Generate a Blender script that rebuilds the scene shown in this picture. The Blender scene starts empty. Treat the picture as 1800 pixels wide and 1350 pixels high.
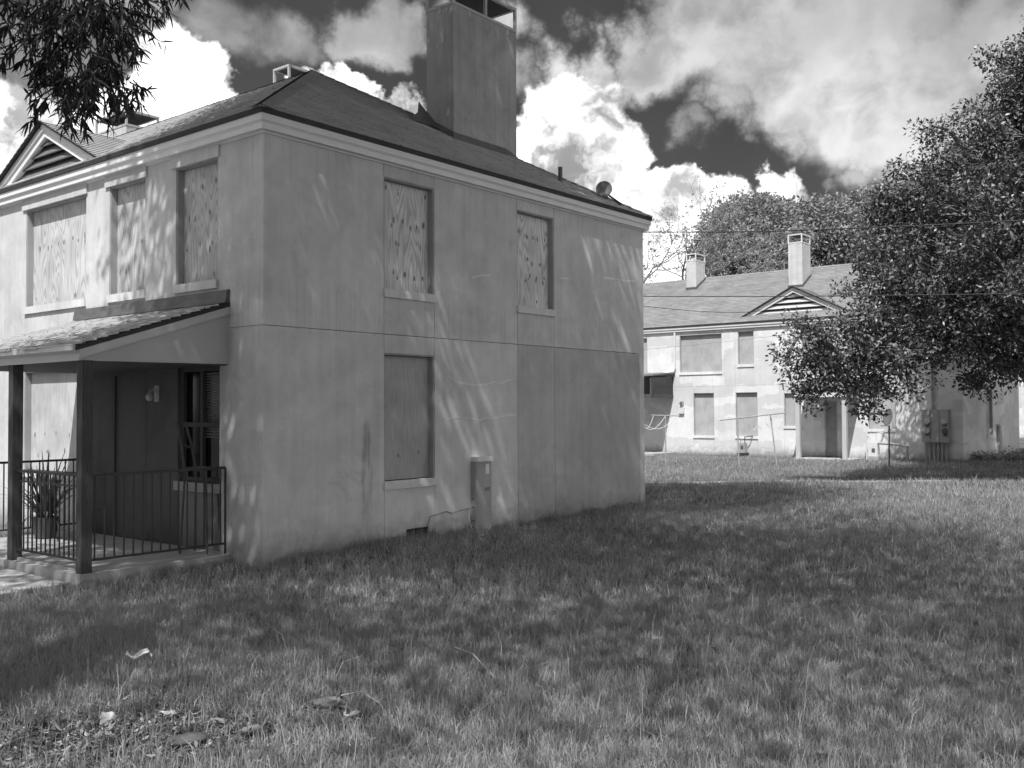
import bpy, math, random
import numpy as np
from mathutils import Vector, Matrix
random.seed(7)
rng = np.random.default_rng(11)
sc = bpy.context.scene
COL = sc.collection
R = math.radians

# ------------------------------------------------------------------ camera
FPX, YAW, PIT, ROL = 1731.3, 0.680208, 0.0258516, -0.00493387   # focal in px of an 1800 px wide frame
CZ = 1.85
cam_d = bpy.data.cameras.new("camera")
cam_d.sensor_width = 36.0
cam_d.lens = 36.0 * FPX / 1800.0
cam_d.clip_start = 0.1
cam_d.clip_end = 3000.0
cam = bpy.data.objects.new("camera", cam_d)
COL.objects.link(cam)
cam.matrix_world = Matrix.Translation((0, 0, CZ)) @ Matrix.Rotation(R(90) + PIT, 4, 'X') @ Matrix.Rotation(ROL, 4, 'Z')
sc.camera = cam

# surveyed frame: E runs along the gable walls (away), G along the long facades (to the left)
E3 = np.array([math.sin(YAW), math.cos(YAW), 0.0])
G3 = np.array([-math.cos(YAW), math.sin(YAW), 0.0])
C3 = np.array([0, 0, CZ])
HROT = math.pi / 2 - YAW


def ray(px, py):
    X = (px - 900) / FPX; Y = (py - 675) / FPX
    cr, sr = math.cos(ROL), math.sin(ROL)
    X, Y = X * cr + Y * sr, -X * sr + Y * cr
    cy, sy = math.cos(PIT), math.sin(PIT)
    return np.array([X, cy + Y * sy, sy - Y * cy])


def hit(px, py, n, p0):
    d = ray(px, py)
    return C3 + d * (np.dot(n, np.asarray(p0) - C3) / np.dot(n, d))


def hitz(px, py, z=0.0):
    return hit(px, py, np.array([0, 0, 1.0]), (0, 0, z))


def at_y(px, py, y):
    d = ray(px, py)
    return C3 + d * (y / d[1])


O1 = hitz(462, 990, 0.0)          # near corner of the near house
O2 = hitz(1694, 811, -0.10)       # near corner of the far house


def uvz(P, O=O1):
    d = np.asarray(P) - O
    return np.array([d @ E3, d @ G3, d[2]])


def fac(px, py, u=0.0, O=O1):      # point on a plane parallel to the long facade
    return uvz(hit(px, py, E3, O + u * E3), O)


def endw(px, py, v=0.0, O=O1):     # point on a plane parallel to the end wall
    return uvz(hit(px, py, G3, O + v * G3), O)


# ------------------------------------------------------------------ node helper
class NT:
    def __init__(s, tree):
        s.t = tree; s.n = tree.nodes; s.l = tree.links; s.n.clear()

    def node(s, kind, ins=None, **props):
        nd = s.n.new(kind)
        for k, v in props.items():
            setattr(nd, k, v)
        for k, v in (ins or {}).items():
            s.put(nd.inputs[k], v)
        return nd

    def put(s, sock, v):
        if hasattr(v, 'is_output') or isinstance(v, bpy.types.NodeSocket):
            s.l.new(v, sock)
        else:
            sock.default_value = v

    def math(s, op, a, b=None, c=None, clamp=False):
        nd = s.n.new('ShaderNodeMath'); nd.operation = op; nd.use_clamp = clamp
        for i, v in enumerate((a, b, c)):
            if v is not None:
                s.put(nd.inputs[i], v)
        return nd.outputs[0]

    def vec(s, op, a, b=None, scale=None):
        nd = s.n.new('ShaderNodeVectorMath'); nd.operation = op
        s.put(nd.inputs[0], a)
        if b is not None:
            s.put(nd.inputs[1], b)
        if scale is not None:
            s.put(nd.inputs['Scale'], scale)
        return nd.outputs['Value'] if op in ('DISTANCE', 'LENGTH', 'DOT_PRODUCT') else nd.outputs[0]

    def ramp(s, v, a, b, c=0.0, d=1.0, kind='SMOOTHSTEP'):
        nd = s.n.new('ShaderNodeMapRange'); nd.interpolation_type = kind; nd.clamp = True
        for i, x in enumerate((v, a, b, c, d)):
            s.put(nd.inputs[i], x)
        return nd.outputs[0]

    def noise(s, vec, scale, detail=3.0, rough=0.5, dist=0.0, color=False):
        nd = s.node('ShaderNodeTexNoise', {'Scale': scale, 'Detail': detail, 'Roughness': rough, 'Distortion': dist})
        if vec is not None:
            s.l.new(vec, nd.inputs['Vector'])
        return nd.outputs['Color' if color else 'Fac']

    def mapping(s, vec, scale=(1, 1, 1), loc=(0, 0, 0), rot=(0, 0, 0)):
        nd = s.node('ShaderNodeMapping', {'Scale': scale, 'Location': loc, 'Rotation': rot})
        s.l.new(vec, nd.inputs['Vector'])
        return nd.outputs[0]


# ------------------------------------------------------------------ sun, sky, exposure
SUN_EL, SUN_A = R(59), R(24)
sun_vec = (-E3 * math.cos(SUN_A) - G3 * math.sin(SUN_A)) * math.cos(SUN_EL) + np.array([0, 0, math.sin(SUN_EL)])
sd = bpy.data.lights.new("sun", 'SUN')
sd.energy = 2.3
sd.angle = R(0.53)
sd.color = (1.0, 1.0, 1.0)
sun = bpy.data.objects.new("sun", sd)
COL.objects.link(sun)
sun.location = (0, -10, 30)
sun.rotation_mode = 'QUATERNION'
sun.rotation_quaternion = Vector(sun_vec).to_track_quat('Z', 'Y')

sc.view_settings.view_transform = 'Standard'
sc.view_settings.look = 'None'
sc.view_settings.exposure = 1.25
sc.view_settings.gamma = 1.0
sc.view_settings.use_curve_mapping = False

world = bpy.data.worlds.new("World")
sc.world = world
world.use_nodes = True
w = NT(world.node_tree)
tc = w.node('ShaderNodeTexCoord')
D = tc.outputs['Generated']
D = w.vec('NORMALIZE', D)
sky = w.node('ShaderNodeTexSky', sky_type='NISHITA', sun_disc=False, sun_elevation=SUN_EL,
             sun_rotation=math.atan2(sun_vec[0], sun_vec[1]) % (2 * math.pi), altitude=20.0, air_density=1.0, dust_density=0.6)
sep = w.node('ShaderNodeSeparateColor')
w.l.new(sky.outputs[0], sep.inputs[0])
clear = w.math('MULTIPLY_ADD', sep.outputs[0], 0.07, 0.105)       # the red record of the sky, as a red filter gives
clear = w.math('MULTIPLY', clear, w.ramp(w.noise(D, 3.0, 3), 0.3, 0.7, 0.85, 1.2))
# warped directions give the clouds their cauliflower edges
n1 = w.vec('SUBTRACT', w.noise(D, 9.0, 2.0, 0.55, color=True), (0.5, 0.5, 0.5))
n2 = w.vec('SUBTRACT', w.noise(D, 34.0, 4.0, 0.60, color=True), (0.5, 0.5, 0.5))
D1 = w.vec('ADD', D, w.vec('SCALE', n1, scale=0.075))
DA = w.vec('ADD', D1, w.vec('SCALE', n2, scale=0.045))
DB = w.vec('ADD', D, w.vec('SCALE', w.vec('SUBTRACT', w.noise(D, 7.0, 6.0, 0.60, color=True), (0.5, 0.5, 0.5)), scale=0.19))


def blobs(Dv, items):
    acc = None
    for px, py, r, a in items:
        d = ray(px, py); d = d / np.linalg.norm(d)
        ds = w.vec('DISTANCE', Dv, tuple(d))
        f = w.ramp(ds, r * 1.25 / FPX, r * 0.35 / FPX, 0.0, a)
        acc = f if acc is None else w.math('MAXIMUM', acc, f)
    return acc


CUM = [(300, 120, 66, 1), (345, 150, 62, 1), (290, 190, 85, 1), (225, 245, 70, 1), (350, 190, 55, 1), (170, 250, 70, 1),
       (585, 150, 44, 1), (610, 180, 40, 1), (540, 150, 40, 1), (700, 200, 52, 1), (655, 212, 40, 1), (735, 205, 42, 1),
       (985, 210, 75, 1), (1050, 185, 62, 1), (1075, 250, 66, 1), (990, 300, 100, 1), (1085, 330, 66, 1), (930, 340, 80, 1),
       (1050, 400, 100, 1), (1180, 320, 50, 1), (1165, 380, 70, 1), (1245, 355, 52, 1), (1300, 365, 45, 1), (1355, 310, 34, 1),
       (1400, 335, 46, 1), (1445, 370, 42, 1), (1290, 410, 90, 1), (1400, 410, 70, 1), (0, 225, 80, 1), (40, 300, 80, 1),
       (1180, 480, 110, 1), (1120, 440, 90, 1), (1050, 500, 110, 1), (1260, 500, 100, 1), (1350, 490, 110, 1), (1480, 470, 90, 1), (1180, 600, 130, 1), (1350, 600, 130, 1)]
GRY = [(625, 20, 80, 1), (695, 45, 60, 1), (660, 75, 55, 1), (590, 50, 60, .8), (460, 60, 90, .62), (400, 40, 80, .55), (530, 90, 60, .45), (250, 30, 90, .5),
       (90, 60, 110, .55), (60, 190, 80, .7), (950, 150, 70, .9), (1040, 140, 70, .95), (1000, 180, 80, .9), (1150, 95, 75, .95), (1240, 40, 110, 1),
       (1380, 60, 150, 1), (1400, 150, 100, .95), (1540, 90, 170, 1), (1700, 130, 180, 1), (1560, 210, 100, .9), (1660, 270, 110, .85),
       (1310, 190, 60, .62), (1230, 250, 50, .42), (1370, 235, 45, .4), (840, 60, 80, .6), (1520, 300, 50, .5)]
ca = w.noise(D, 3.2, 4.0, 0.58)
ca = w.ramp(ca, 0.50, 0.62)
view_d = ray(900, 300); view_d = view_d / np.linalg.norm(view_d)
away = w.ramp(w.vec('DISTANCE', D, tuple(view_d)), 0.62, 0.78)      # where the photograph shows no sky, the same broken cloud goes on
cum = w.math('MAXIMUM', blobs(DA, CUM), w.math('MULTIPLY', ca, away))
cum_a = w.ramp(cum, 0.16, 0.52)
cb = w.ramp(w.noise(D, 2.1, 3.0, 0.55), 0.42, 0.62)
gry = w.math('MAXIMUM', blobs(DB, GRY), w.math('MULTIPLY', cb, away))
gry_a = w.math('MULTIPLY', w.ramp(gry, 0.02, 0.85), w.ramp(w.noise(D1, 12.0, 5.0, 0.6), 0.30, 0.58, 0.55, 1.0))
fine = w.noise(DA, 22.0, 3.0, 0.6)
cum_c = w.ramp(fine, 0.34, 0.60, 1.8, 5.6)
cum_c = w.math('MULTIPLY', cum_c, w.ramp(w.noise(D1, 8.0, 3.0), 0.35, 0.6, 0.62, 1.08))
gry_c = w.ramp(w.noise(DB, 4.5, 3.0, 0.5), 0.34, 0.66, 1.2, 2.8)


def mixf(f, a, b):
    return w.math('ADD', w.math('MULTIPLY', a, w.math('SUBTRACT', 1.0, f)), w.math('MULTIPLY', b, f))


tot = mixf(gry_a, clear, gry_c)
tot = mixf(cum_a, tot, cum_c)
bg = w.node('ShaderNodeBackground', {'Strength': 0.135})
cc = w.node('ShaderNodeCombineColor')
for i in range(3):
    w.l.new(tot, cc.inputs[i])
w.l.new(cc.outputs[0], bg.inputs['Color'])
wo = w.node('ShaderNodeOutputWorld')
w.l.new(bg.outputs[0], wo.inputs['Surface'])
world.cycles.sampling_method = 'NONE'
world.cycles.sample_map_resolution = 512

sc.render.engine = 'CYCLES'
sc.cycles.max_bounces = 4
sc.cycles.diffuse_bounces = 2
sc.cycles.glossy_bounces = 2
sc.cycles.transmission_bounces = 4
sc.cycles.transparent_max_bounces = 4
sc.cycles.caustics_reflective = False
sc.cycles.caustics_refractive = False
sc.cycles.use_denoising = True
sc.cycles.use_light_tree = False

sc.cycles.use_adaptive_sampling = True
sc.cycles.adaptive_threshold = 0.02


# ------------------------------------------------------------------ materials (a monochrome world: all greys)
def mat_new(name):
    m = bpy.data.materials.new(name)
    m.use_nodes = True
    t = NT(m.node_tree)
    out = t.node('ShaderNodeOutputMaterial')
    b = t.node('ShaderNodeBsdfPrincipled')
    t.l.new(b.outputs[0], out.inputs['Surface'])
    return m, t, b, out


def grey(t, b, val):
    cc = t.node('ShaderNodeCombineColor')
    for i in range(3):
        t.put(cc.inputs[i], val)
    t.l.new(cc.outputs[0], b.inputs['Base Color'])


def bump(t, b, h, strength, dist=0.01):
    bp = t.node('ShaderNodeBump', {'Strength': strength, 'Distance': dist})
    t.l.new(h, bp.inputs['Height'])
    t.l.new(bp.outputs[0], b.inputs['Normal'])


def plain(name, val, rough=0.6, var=0.12, scale=6.0, bs=0.15, bscale=40.0, metal=0.0, stretch=(1, 1, 1)):
    m, t, b, o = mat_new(name)
    co = t.node('ShaderNodeTexCoord').outputs['Object']
    co2 = t.mapping(co, stretch)
    n = t.noise(co2, scale, 5.0, 0.6)
    v = t.math('MULTIPLY', t.ramp(n, 0.25, 0.75, 1 - var, 1 + var, 'LINEAR'), val)
    grey(t, b, v)
    b.inputs['Roughness'].default_value = rough
    b.inputs['Metallic'].default_value = metal
    if bs:
        bump(t, b, t.noise(co2, bscale, 4.0), bs, 0.004)
    return m


def stucco(name, base, mott, smear=False, block=False):
    m, t, b, o = mat_new(name)
    co = t.node('ShaderNodeTexCoord').outputs['Object']
    oi = t.node('ShaderNodeObjectInfo')
    sepc = t.node('ShaderNodeSeparateColor'); t.l.new(oi.outputs['Color'], sepc.inputs[0])
    big = t.ramp(t.noise(co, 0.75, 4.0, 0.55, 0.6), 0.3, 0.7, 1 - mott, 1 + mott)
    mid = t.ramp(t.noise(co, 3.4, 6.0, 0.65, 0.4), 0.28, 0.72, 1 - mott * 0.55, 1 + mott * 0.55)
    run = t.ramp(t.noise(t.mapping(co, (7.0, 7.0, 0.35)), 1.0, 5.0, 0.6), 0.3, 0.72, 1 + mott * 0.35, 1 - mott * 0.5)
    fin = t.ramp(t.noise(t.mapping(co, (22.0, 22.0, 0.8)), 1.0, 4.0, 0.65), 0.50, 0.78, 1.0, 1 - mott * 0.5)
    run = t.math('MULTIPLY', run, fin)
    pit = t.ramp(t.noise(co, 46.0, 3.0, 0.7), 0.24, 0.34, 0.82, 1.0)
    run = t.math('MULTIPLY', run, pit)
    ptch = t.ramp(t.noise(t.vec('ADD', co, (3.1, 7.7, 1.9)), 1.1, 5.0, 0.6, 0.5), 0.56, 0.60, 1.0, 1 + mott * 0.55)
    ptch = t.math('MULTIPLY', ptch, t.ramp(t.noise(t.vec('ADD', co, (11.0, 2.0, 5.0)), 1.6, 6.0, 0.68, 0.8), 0.60, 0.67, 1.0, 1 - mott * 0.8))
    sz_ = t.node('ShaderNodeSeparateXYZ'); t.l.new(co, sz_.inputs[0])
    drip = t.ramp(t.noise(t.mapping(co, (16.0, 16.0, 0.25)), 1.0, 3.0, 0.6), 0.50, 0.66)
    below = t.math('MAXIMUM', t.math('MULTIPLY', t.ramp(sz_.outputs[2], 2.55, 3.40), t.ramp(sz_.outputs[2], 3.44, 3.42)), t.math('MULTIPLY', t.ramp(sz_.outputs[2], 4.5, 5.25), 0.8))
    ptch = t.math('MULTIPLY', ptch, t.math('SUBTRACT', 1.0, t.math('MULTIPLY', t.math('MULTIPLY', drip, below), mott * 1.0)))
    run = t.math('MULTIPLY', run, ptch)
    grain = t.ramp(t.noise(co, 170.0, 2.0), 0.2, 0.8, 0.93, 1.07, 'LINEAR')
    v = t.math('MULTIPLY', t.math('MULTIPLY', big, mid), t.math('MULTIPLY', run, grain))
    if block:                                  # squarish touched-up paint patches
        bl = t.node('ShaderNodeTexVoronoi', {'Scale': 1.0, 'Randomness': 0.8}, distance='CHEBYCHEV', feature='F1')
        t.l.new(t.mapping(t.vec('ADD', co, t.vec('SCALE', t.noise(co, 2.5, 4.0, color=True), scale=0.35)), (1.1, 1.1, 2.2)), bl.inputs['Vector'])
        sb = t.node('ShaderNodeSeparateColor'); t.l.new(bl.outputs['Color'], sb.inputs[0])
        v = t.math('MULTIPLY', v, t.ramp(sb.outputs[0], 0.25, 0.75, 0.90, 1.07))
    v = t.math('MULTIPLY', v, t.math('MULTIPLY', sepc.outputs[0], base))
    sx = t.node('ShaderNodeSeparateXYZ'); t.l.new(co, sx.inputs[0])
    # soil splashed up from the ground
    zz = t.math('ADD', sx.outputs[2], t.math('MULTIPLY', t.math('SUBTRACT', t.noise(co, 5.0, 5.0, 0.7), 0.5), 0.6))
    v = t.math('MULTIPLY', v, t.ramp(zz, -0.05, 0.45, 0.55, 1.0))
    if smear:                                  # dark tarry smear left of the lower window
        wob = t.math('MULTIPLY', t.math('SUBTRACT', t.noise(co, 3.0, 4.0), 0.5), 0.22)
        dx = t.math('ABSOLUTE', t.math('SUBTRACT', t.math('ADD', sx.outputs[0], wob), 1.70))
        mx = t.ramp(dx, 0.03, 0.11, 1.0, 0.0)
        mz = t.math('MULTIPLY', t.ramp(sx.outputs[2], 1.78, 1.62), t.ramp(sx.outputs[2], 0.2, 1.0, 0.35, 1.0))
        nn = t.ramp(t.noise(t.mapping(co, (18, 18, 1.6)), 1.0, 4.0), 0.3, 0.62)
        k = t.math('MULTIPLY', t.math('MULTIPLY', mx, mz), nn)
        v = t.math('MULTIPLY', v, t.math('SUBTRACT', 1.0, t.math('MULTIPLY', k, 0.45)))
    grey(t, b, v)
    b.inputs['Roughness'].default_value = 0.88
    b.inputs['Specular IOR Level'].default_value = 0.25
    h = t.math('ADD', t.noise(co, 110.0, 3.0), t.math('MULTIPLY', t.noise(co, 14.0, 4.0), 1.2))
    bump(t, b, h, 0.35, 0.006)
    return m


def wood(name, base, contrast, rough=0.75, freq=24.0, sxy=3.2, sz=0.45):
    m, t, b, o = mat_new(name)
    co = t.node('ShaderNodeTexCoord').outputs['Object']
    oi = t.node('ShaderNodeObjectInfo')
    sepc = t.node('ShaderNodeSeparateColor'); t.l.new(oi.outputs['Color'], sepc.inputs[0])
    p = t.vec('ADD', t.mapping(co, (sxy, sxy, sz)), t.vec('SCALE', oi.outputs['Location'], scale=3.7))
    field = t.noise(p, 1.0, 2.0, 0.45, 0.25)
    rings = t.math('SINE', t.math('MULTIPLY', field, freq * 6.28))
    rings = t.ramp(rings, -0.3, 1.0, 1.0, 1.0 - contrast)
    fib = t.ramp(t.noise(t.mapping(co, (90, 90, 3.0)), 1.0, 4.0, 0.6), 0.25, 0.75, 0.90, 1.08, 'LINEAR')
    stain = t.ramp(t.noise(co, 2.2, 5.0, 0.6), 0.3, 0.7, 0.86, 1.1)
    v = t.math('MULTIPLY', t.math('MULTIPLY', rings, fib), t.math('MULTIPLY', stain, t.math('MULTIPLY', sepc.outputs[0], base)))
    grey(t, b, v)
    b.inputs['Roughness'].default_value = rough
    b.inputs['Specular IOR Level'].default_value = 0.25
    bump(t, b, fib, 0.3, 0.003)
    return m


def toned(name, base, lo, hi, rough=0.8, transl=0.0, spec=0.4, attr='tone', nscale=0.0):
    """diffuse grey whose lightness differs from piece to piece (face attribute 'tone')"""
    m, t, b, o = mat_new(name)
    at = t.node('ShaderNodeAttribute', attribute_name=attr)
    v = t.ramp(at.outputs['Fac'], 0.0, 1.0, base * lo, base * hi, 'LINEAR')
    if nscale:
        co = t.node('ShaderNodeTexCoord').outputs['Object']
        v = t.math('MULTIPLY', v, t.ramp(t.noise(co, nscale, 5.0, 0.65), 0.25, 0.75, 0.8, 1.2, 'LINEAR'))
    grey(t, b, v)
    b.inputs['Roughness'].default_value = rough
    b.inputs['Specular IOR Level'].default_value = spec
    if transl:
        tr = t.node('ShaderNodeBsdfTranslucent')
        cc = t.node('ShaderNodeCombineColor')
        for i in range(3):
            t.l.new(v, cc.inputs[i])
        t.l.new(cc.outputs[0], tr.inputs['Color'])
        mx = t.node('ShaderNodeMixShader', {0: transl})
        t.l.new(b.outputs[0], mx.inputs[1]); t.l.new(tr.outputs[0], mx.inputs[2])
        t.l.new(mx.outputs[0], o.inputs['Surface'])
    return m


M = {}
M['stucco'] = stucco('stucco', 0.64, 0.11)
M['stucco_smear'] = stucco('stucco_smeared', 0.64, 0.11, smear=True)
M['stucco_far'] = stucco('stucco_patched', 0.74, 0.06, block=True)
M['chimney'] = stucco('chimney_render', 0.46, 0.14)
M['chimney_far'] = stucco('chimney_render_pale', 0.60, 0.10)
M['cornice'] = plain('cornice_paint', 0.86, 0.55, 0.05, 3.0, 0.08, 30, stretch=(1, 1, 3))
M['eave'] = plain('eave_edge_tar', 0.035, 0.7, 0.25, 8.0)
M['shingle'] = toned('roof_shingle', 0.40, 0.86, 1.12, 0.95, spec=0.15, nscale=1.3)
M['shingle_far'] = toned('roof_shingle_pale', 0.26, 0.80, 1.15, 0.95, spec=0.15, nscale=1.3)
M['ply'] = wood('plywood', 0.74, 0.30, freq=27.0, sxy=2.6, sz=0.34)
M['ply_grey'] = wood('plywood_weathered', 0.50, 0.10, freq=14)
M['ply_far'] = wood('plywood_painted', 0.50, 0.04, freq=8)
M['knot'] = plain('plywood_knot', 0.24, 0.8, 0.5, 30.0, 0)
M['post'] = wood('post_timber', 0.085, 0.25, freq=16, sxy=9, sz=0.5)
M['trim'] = plain('porch_trim_paint', 0.56, 0.55, 0.07, 2.5, 0.08, 25)
M['fascia'] = plain('porch_board_paint', 0.48, 0.6, 0.07, 2.0, 0.08, 25)
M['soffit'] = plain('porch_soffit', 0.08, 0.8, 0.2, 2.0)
M['flash'] = plain('flashing_metal', 0.11, 0.5, 0.3, 5.0, 0.1, 20, stretch=(1, 1, 4))
M['iron'] = plain('railing_iron', 0.035, 0.45, 0.3, 30.0, 0.1, 80)
M['concrete'] = plain('concrete', 0.40, 0.9, 0.22, 3.5, 0.3, 70)
M['dark'] = plain('dark_void', 0.012, 0.9, 0.2, 4.0, 0)
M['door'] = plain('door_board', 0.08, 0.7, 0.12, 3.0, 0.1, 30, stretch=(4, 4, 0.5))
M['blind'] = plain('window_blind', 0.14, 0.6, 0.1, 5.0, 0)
M['glass'] = plain('window_glass', 0.01, 0.08, 0.1, 2.0, 0)
M['frame'] = plain('cap_metal', 0.50, 0.45, 0.12, 9.0, 0.05, 40)
M['galv'] = plain('box_steel', 0.38, 0.5, 0.13, 4.0, 0.05, 40)
M['label'] = plain('paper_label', 0.80, 0.6, 0.05, 20.0, 0)
M['print'] = plain('print_ink', 0.10, 0.6, 0.2, 40.0, 0)
M['white'] = plain('white_paint', 0.72, 0.5, 0.08, 4.0, 0.05, 30)
M['dish'] = plain('dish_metal', 0.17, 0.5, 0.15, 8.0, 0.05, 30)
M['cable'] = plain('cable_sheath', 0.03, 0.6, 0.2, 5.0, 0)
M['cable_pale'] = plain('cable_sheath_pale', 0.30, 0.6, 0.2, 5.0, 0)
M['rope'] = plain('clothesline_cord', 0.75, 0.8, 0.1, 20.0, 0)
M['bark'] = plain('oak_bark', 0.085, 0.95, 0.5, 7.0, 0.9, 24, stretch=(1, 1, 0.35))
M['bark_oak'] = plain('live_oak_bark', 0.20, 0.95, 0.5, 7.0, 0.9, 24)
M['bark_pale'] = plain('pale_bark', 0.24, 0.95, 0.35, 6.0, 0.5, 24)
M['grass'] = toned('grass_blades', 0.385, 0.55, 1.65, 0.65, 0.30, 0.35)
M['leaf'] = toned('oak_leaves', 0.15, 0.30, 2.1, 0.42, 0.10, 0.6)
M['leaf_far'] = toned('distant_leaves', 0.33, 0.55, 1.6, 0.55, 0.25, 0.4)
M['leaf_willow_shaded'] = toned('narrow_leaves_shaded', 0.026, 0.6, 1.6, 0.5, 0.06, 0.3)  # hanging sprays: their shade is put into the colour, near black
M['leaf_canopy'] = toned('canopy_leaves', 0.12, 0.6, 1.5, 0.5, 0.35, 0.3)  # lighter copy of the same leaves for unseen crowns, bounces more light down
M['leaf_pot'] = toned('strap_leaves', 0.13, 0.5, 1.8, 0.45, 0.15, 0.5)
M['litter'] = toned('leaf_litter', 0.20, 0.2, 2.8, 0.9, 0.0, 0.2)
M['chip'] = wood('splintered_wood', 0.42, 0.35, freq=30, sxy=12, sz=12)
M['old_wood'] = wood('old_chair_wood', 0.11, 0.3, freq=20, sxy=8, sz=2)
M['paper'] = plain('crumpled_paper', 0.82, 0.7, 0.05, 20.0, 0.2, 20)


def ground_mat():
    m, t, b, o = mat_new('lawn_soil')
    co = t.node('ShaderNodeTexCoord').outputs['Object']
    a = t.ramp(t.noise(co, 0.35, 5.0, 0.6), 0.3, 0.7, 0.75, 1.3)
    c = t.ramp(t.noise(co, 18.0, 6.0, 0.7), 0.25, 0.75, 0.45, 1.6)
    v = t.math('MULTIPLY', t.math('MULTIPLY', a, c), 0.12)
    grey(t, b, v)
    b.inputs['Roughness'].default_value = 0.95
    b.inputs['Specular IOR Level'].default_value = 0.1
    bump(t, b, t.noise(co, 30.0, 5.0, 0.7), 0.8, 0.03)
    return m


M['ground'] = ground_mat()


# ------------------------------------------------------------------ mesh helpers
def link(o, parent=None):
    COL.objects.link(o)
    if parent is not None:
        o.parent = parent
    return o


def tag(o, label=None, cat=None, group=None, kind=None):
    if label: o['label'] = label
    if cat: o['category'] = cat
    if group: o['group'] = group
    if kind: o['kind'] = kind
    return o


def thing(name, label, cat, loc=(0, 0, 0), rz=0.0, group=None):
    o = bpy.data.objects.new(name, None)
    o.empty_display_size = 0.3
    o.location = tuple(loc); o.rotation_euler = (0, 0, rz)
    link(o)
    return tag(o, label, cat, group)


class MB:
    def __init__(s):
        s.v = []; s.f = []; s.m = []

    def box(s, x0, x1, y0, y1, z0, z1, mi=0):
        n = len(s.v)
        s.v += [(x, y, z) for z in (z0, z1) for y in (y0, y1) for x in (x0, x1)]
        for f in ((0, 2, 3, 1), (4, 5, 7, 6), (0, 1, 5, 4), (2, 6, 7, 3), (0, 4, 6, 2), (1, 3, 7, 5)):
            s.f.append(tuple(n + i for i in f)); s.m.append(mi)
        return s

    def poly(s, pts, mi=0):
        n = len(s.v)
        s.v += [tuple(p) for p in pts]
        s.f.append(tuple(range(n, n + len(pts)))); s.m.append(mi)
        return s

    def prism(s, pts, d, mi=0):
        """planar polygon pushed along vector d"""
        n = len(s.v); k = len(pts)
        s.v += [tuple(p) for p in pts]
        s.v += [tuple(np.asarray(p) + np.asarray(d)) for p in pts]
        s.f.append(tuple(range(n + k - 1, n - 1, -1))); s.m.append(mi)
        s.f.append(tuple(range(n + k, n + 2 * k))); s.m.append(mi)
        for i in range(k):
            j = (i + 1) % k
            s.f.append((n + i, n + j, n + k + j, n + k + i)); s.m.append(mi)
        return s

    def tube(s, pts, rad, sides=6, mi=0, caps=True):
        pts = [np.asarray(p, float) for p in pts]
        if np.isscalar(rad):
            rad = [rad] * len(pts)
        n = len(s.v)
        ref = None
        for i, p in enumerate(pts):
            a = pts[max(i - 1, 0)]; b = pts[min(i + 1, len(pts) - 1)]
            t = b - a; t = t / (np.linalg.norm(t) + 1e-9)
            if ref is None:
                ref = np.array([0, 0, 1.0]) if abs(t[2]) < 0.9 else np.array([1.0, 0, 0])
            u = np.cross(t, ref); u /= np.linalg.norm(u) + 1e-9
            q = np.cross(u, t); ref = q
            for k in range(sides):
                an = 2 * math.pi * k / sides
                s.v.append(tuple(p + rad[i] * (math.cos(an) * u + math.sin(an) * q)))
        for i in range(len(pts) - 1):
            for k in range(sides):
                k2 = (k + 1) % sides
                s.f.append((n + i * sides + k, n + (i + 1) * sides + k, n + (i + 1) * sides + k2, n + i * sides + k2)); s.m.append(mi)
        if caps:
            s.f.append(tuple(n + k for k in range(sides))); s.m.append(mi)
            e = n + (len(pts) - 1) * sides
            s.f.append(tuple(e + k for k in range(sides - 1, -1, -1))); s.m.append(mi)
        return s

    def build(s, name, mats, parent=None, smooth=False, tone=1.0):
        me = bpy.data.meshes.new(name)
        me.from_pydata(s.v, [], s.f)
        if not isinstance(mats, (list, tuple)):
            mats = [mats]
        for m in mats:
            me.materials.append(M[m])
        me.polygons.foreach_set('material_index', s.m)
        if smooth:
            me.polygons.foreach_set('use_smooth', [True] * len(s.f))
        me.update()
        o = bpy.data.objects.new(name, me)
        o.color = (tone, tone, tone, 1)
        return link(o, parent)


def np_mesh(name, verts, faces, mat, parent=None, tone=None, smooth=False):
    me = bpy.data.meshes.new(name)
    nv, (nf, k) = len(verts), faces.shape
    me.vertices.add(nv); me.loops.add(nf * k); me.polygons.add(nf)
    me.vertices.foreach_set('co', np.ascontiguousarray(verts, dtype=np.float32).ravel())
    me.loops.foreach_set('vertex_index', np.ascontiguousarray(faces, dtype=np.int32).ravel())
    me.polygons.foreach_set('loop_start', np.arange(0, nf * k, k, dtype=np.int32))
    if smooth:
        me.polygons.foreach_set('use_smooth', np.ones(nf, dtype=bool))
    me.materials.append(M[mat])
    if tone is not None:
        a = me.attributes.new('tone', 'FLOAT', 'FACE')
        a.data.foreach_set('value', np.ascontiguousarray(tone, dtype=np.float32))
    me.update(calc_edges=True)
    o = bpy.data.objects.new(name, me)
    return link(o, parent)


def copy_tree(o, parent=None):
    c = o.copy(); COL.objects.link(c); c.parent = parent
    for ch in o.children:
        copy_tree(ch, c)
    return c


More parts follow.
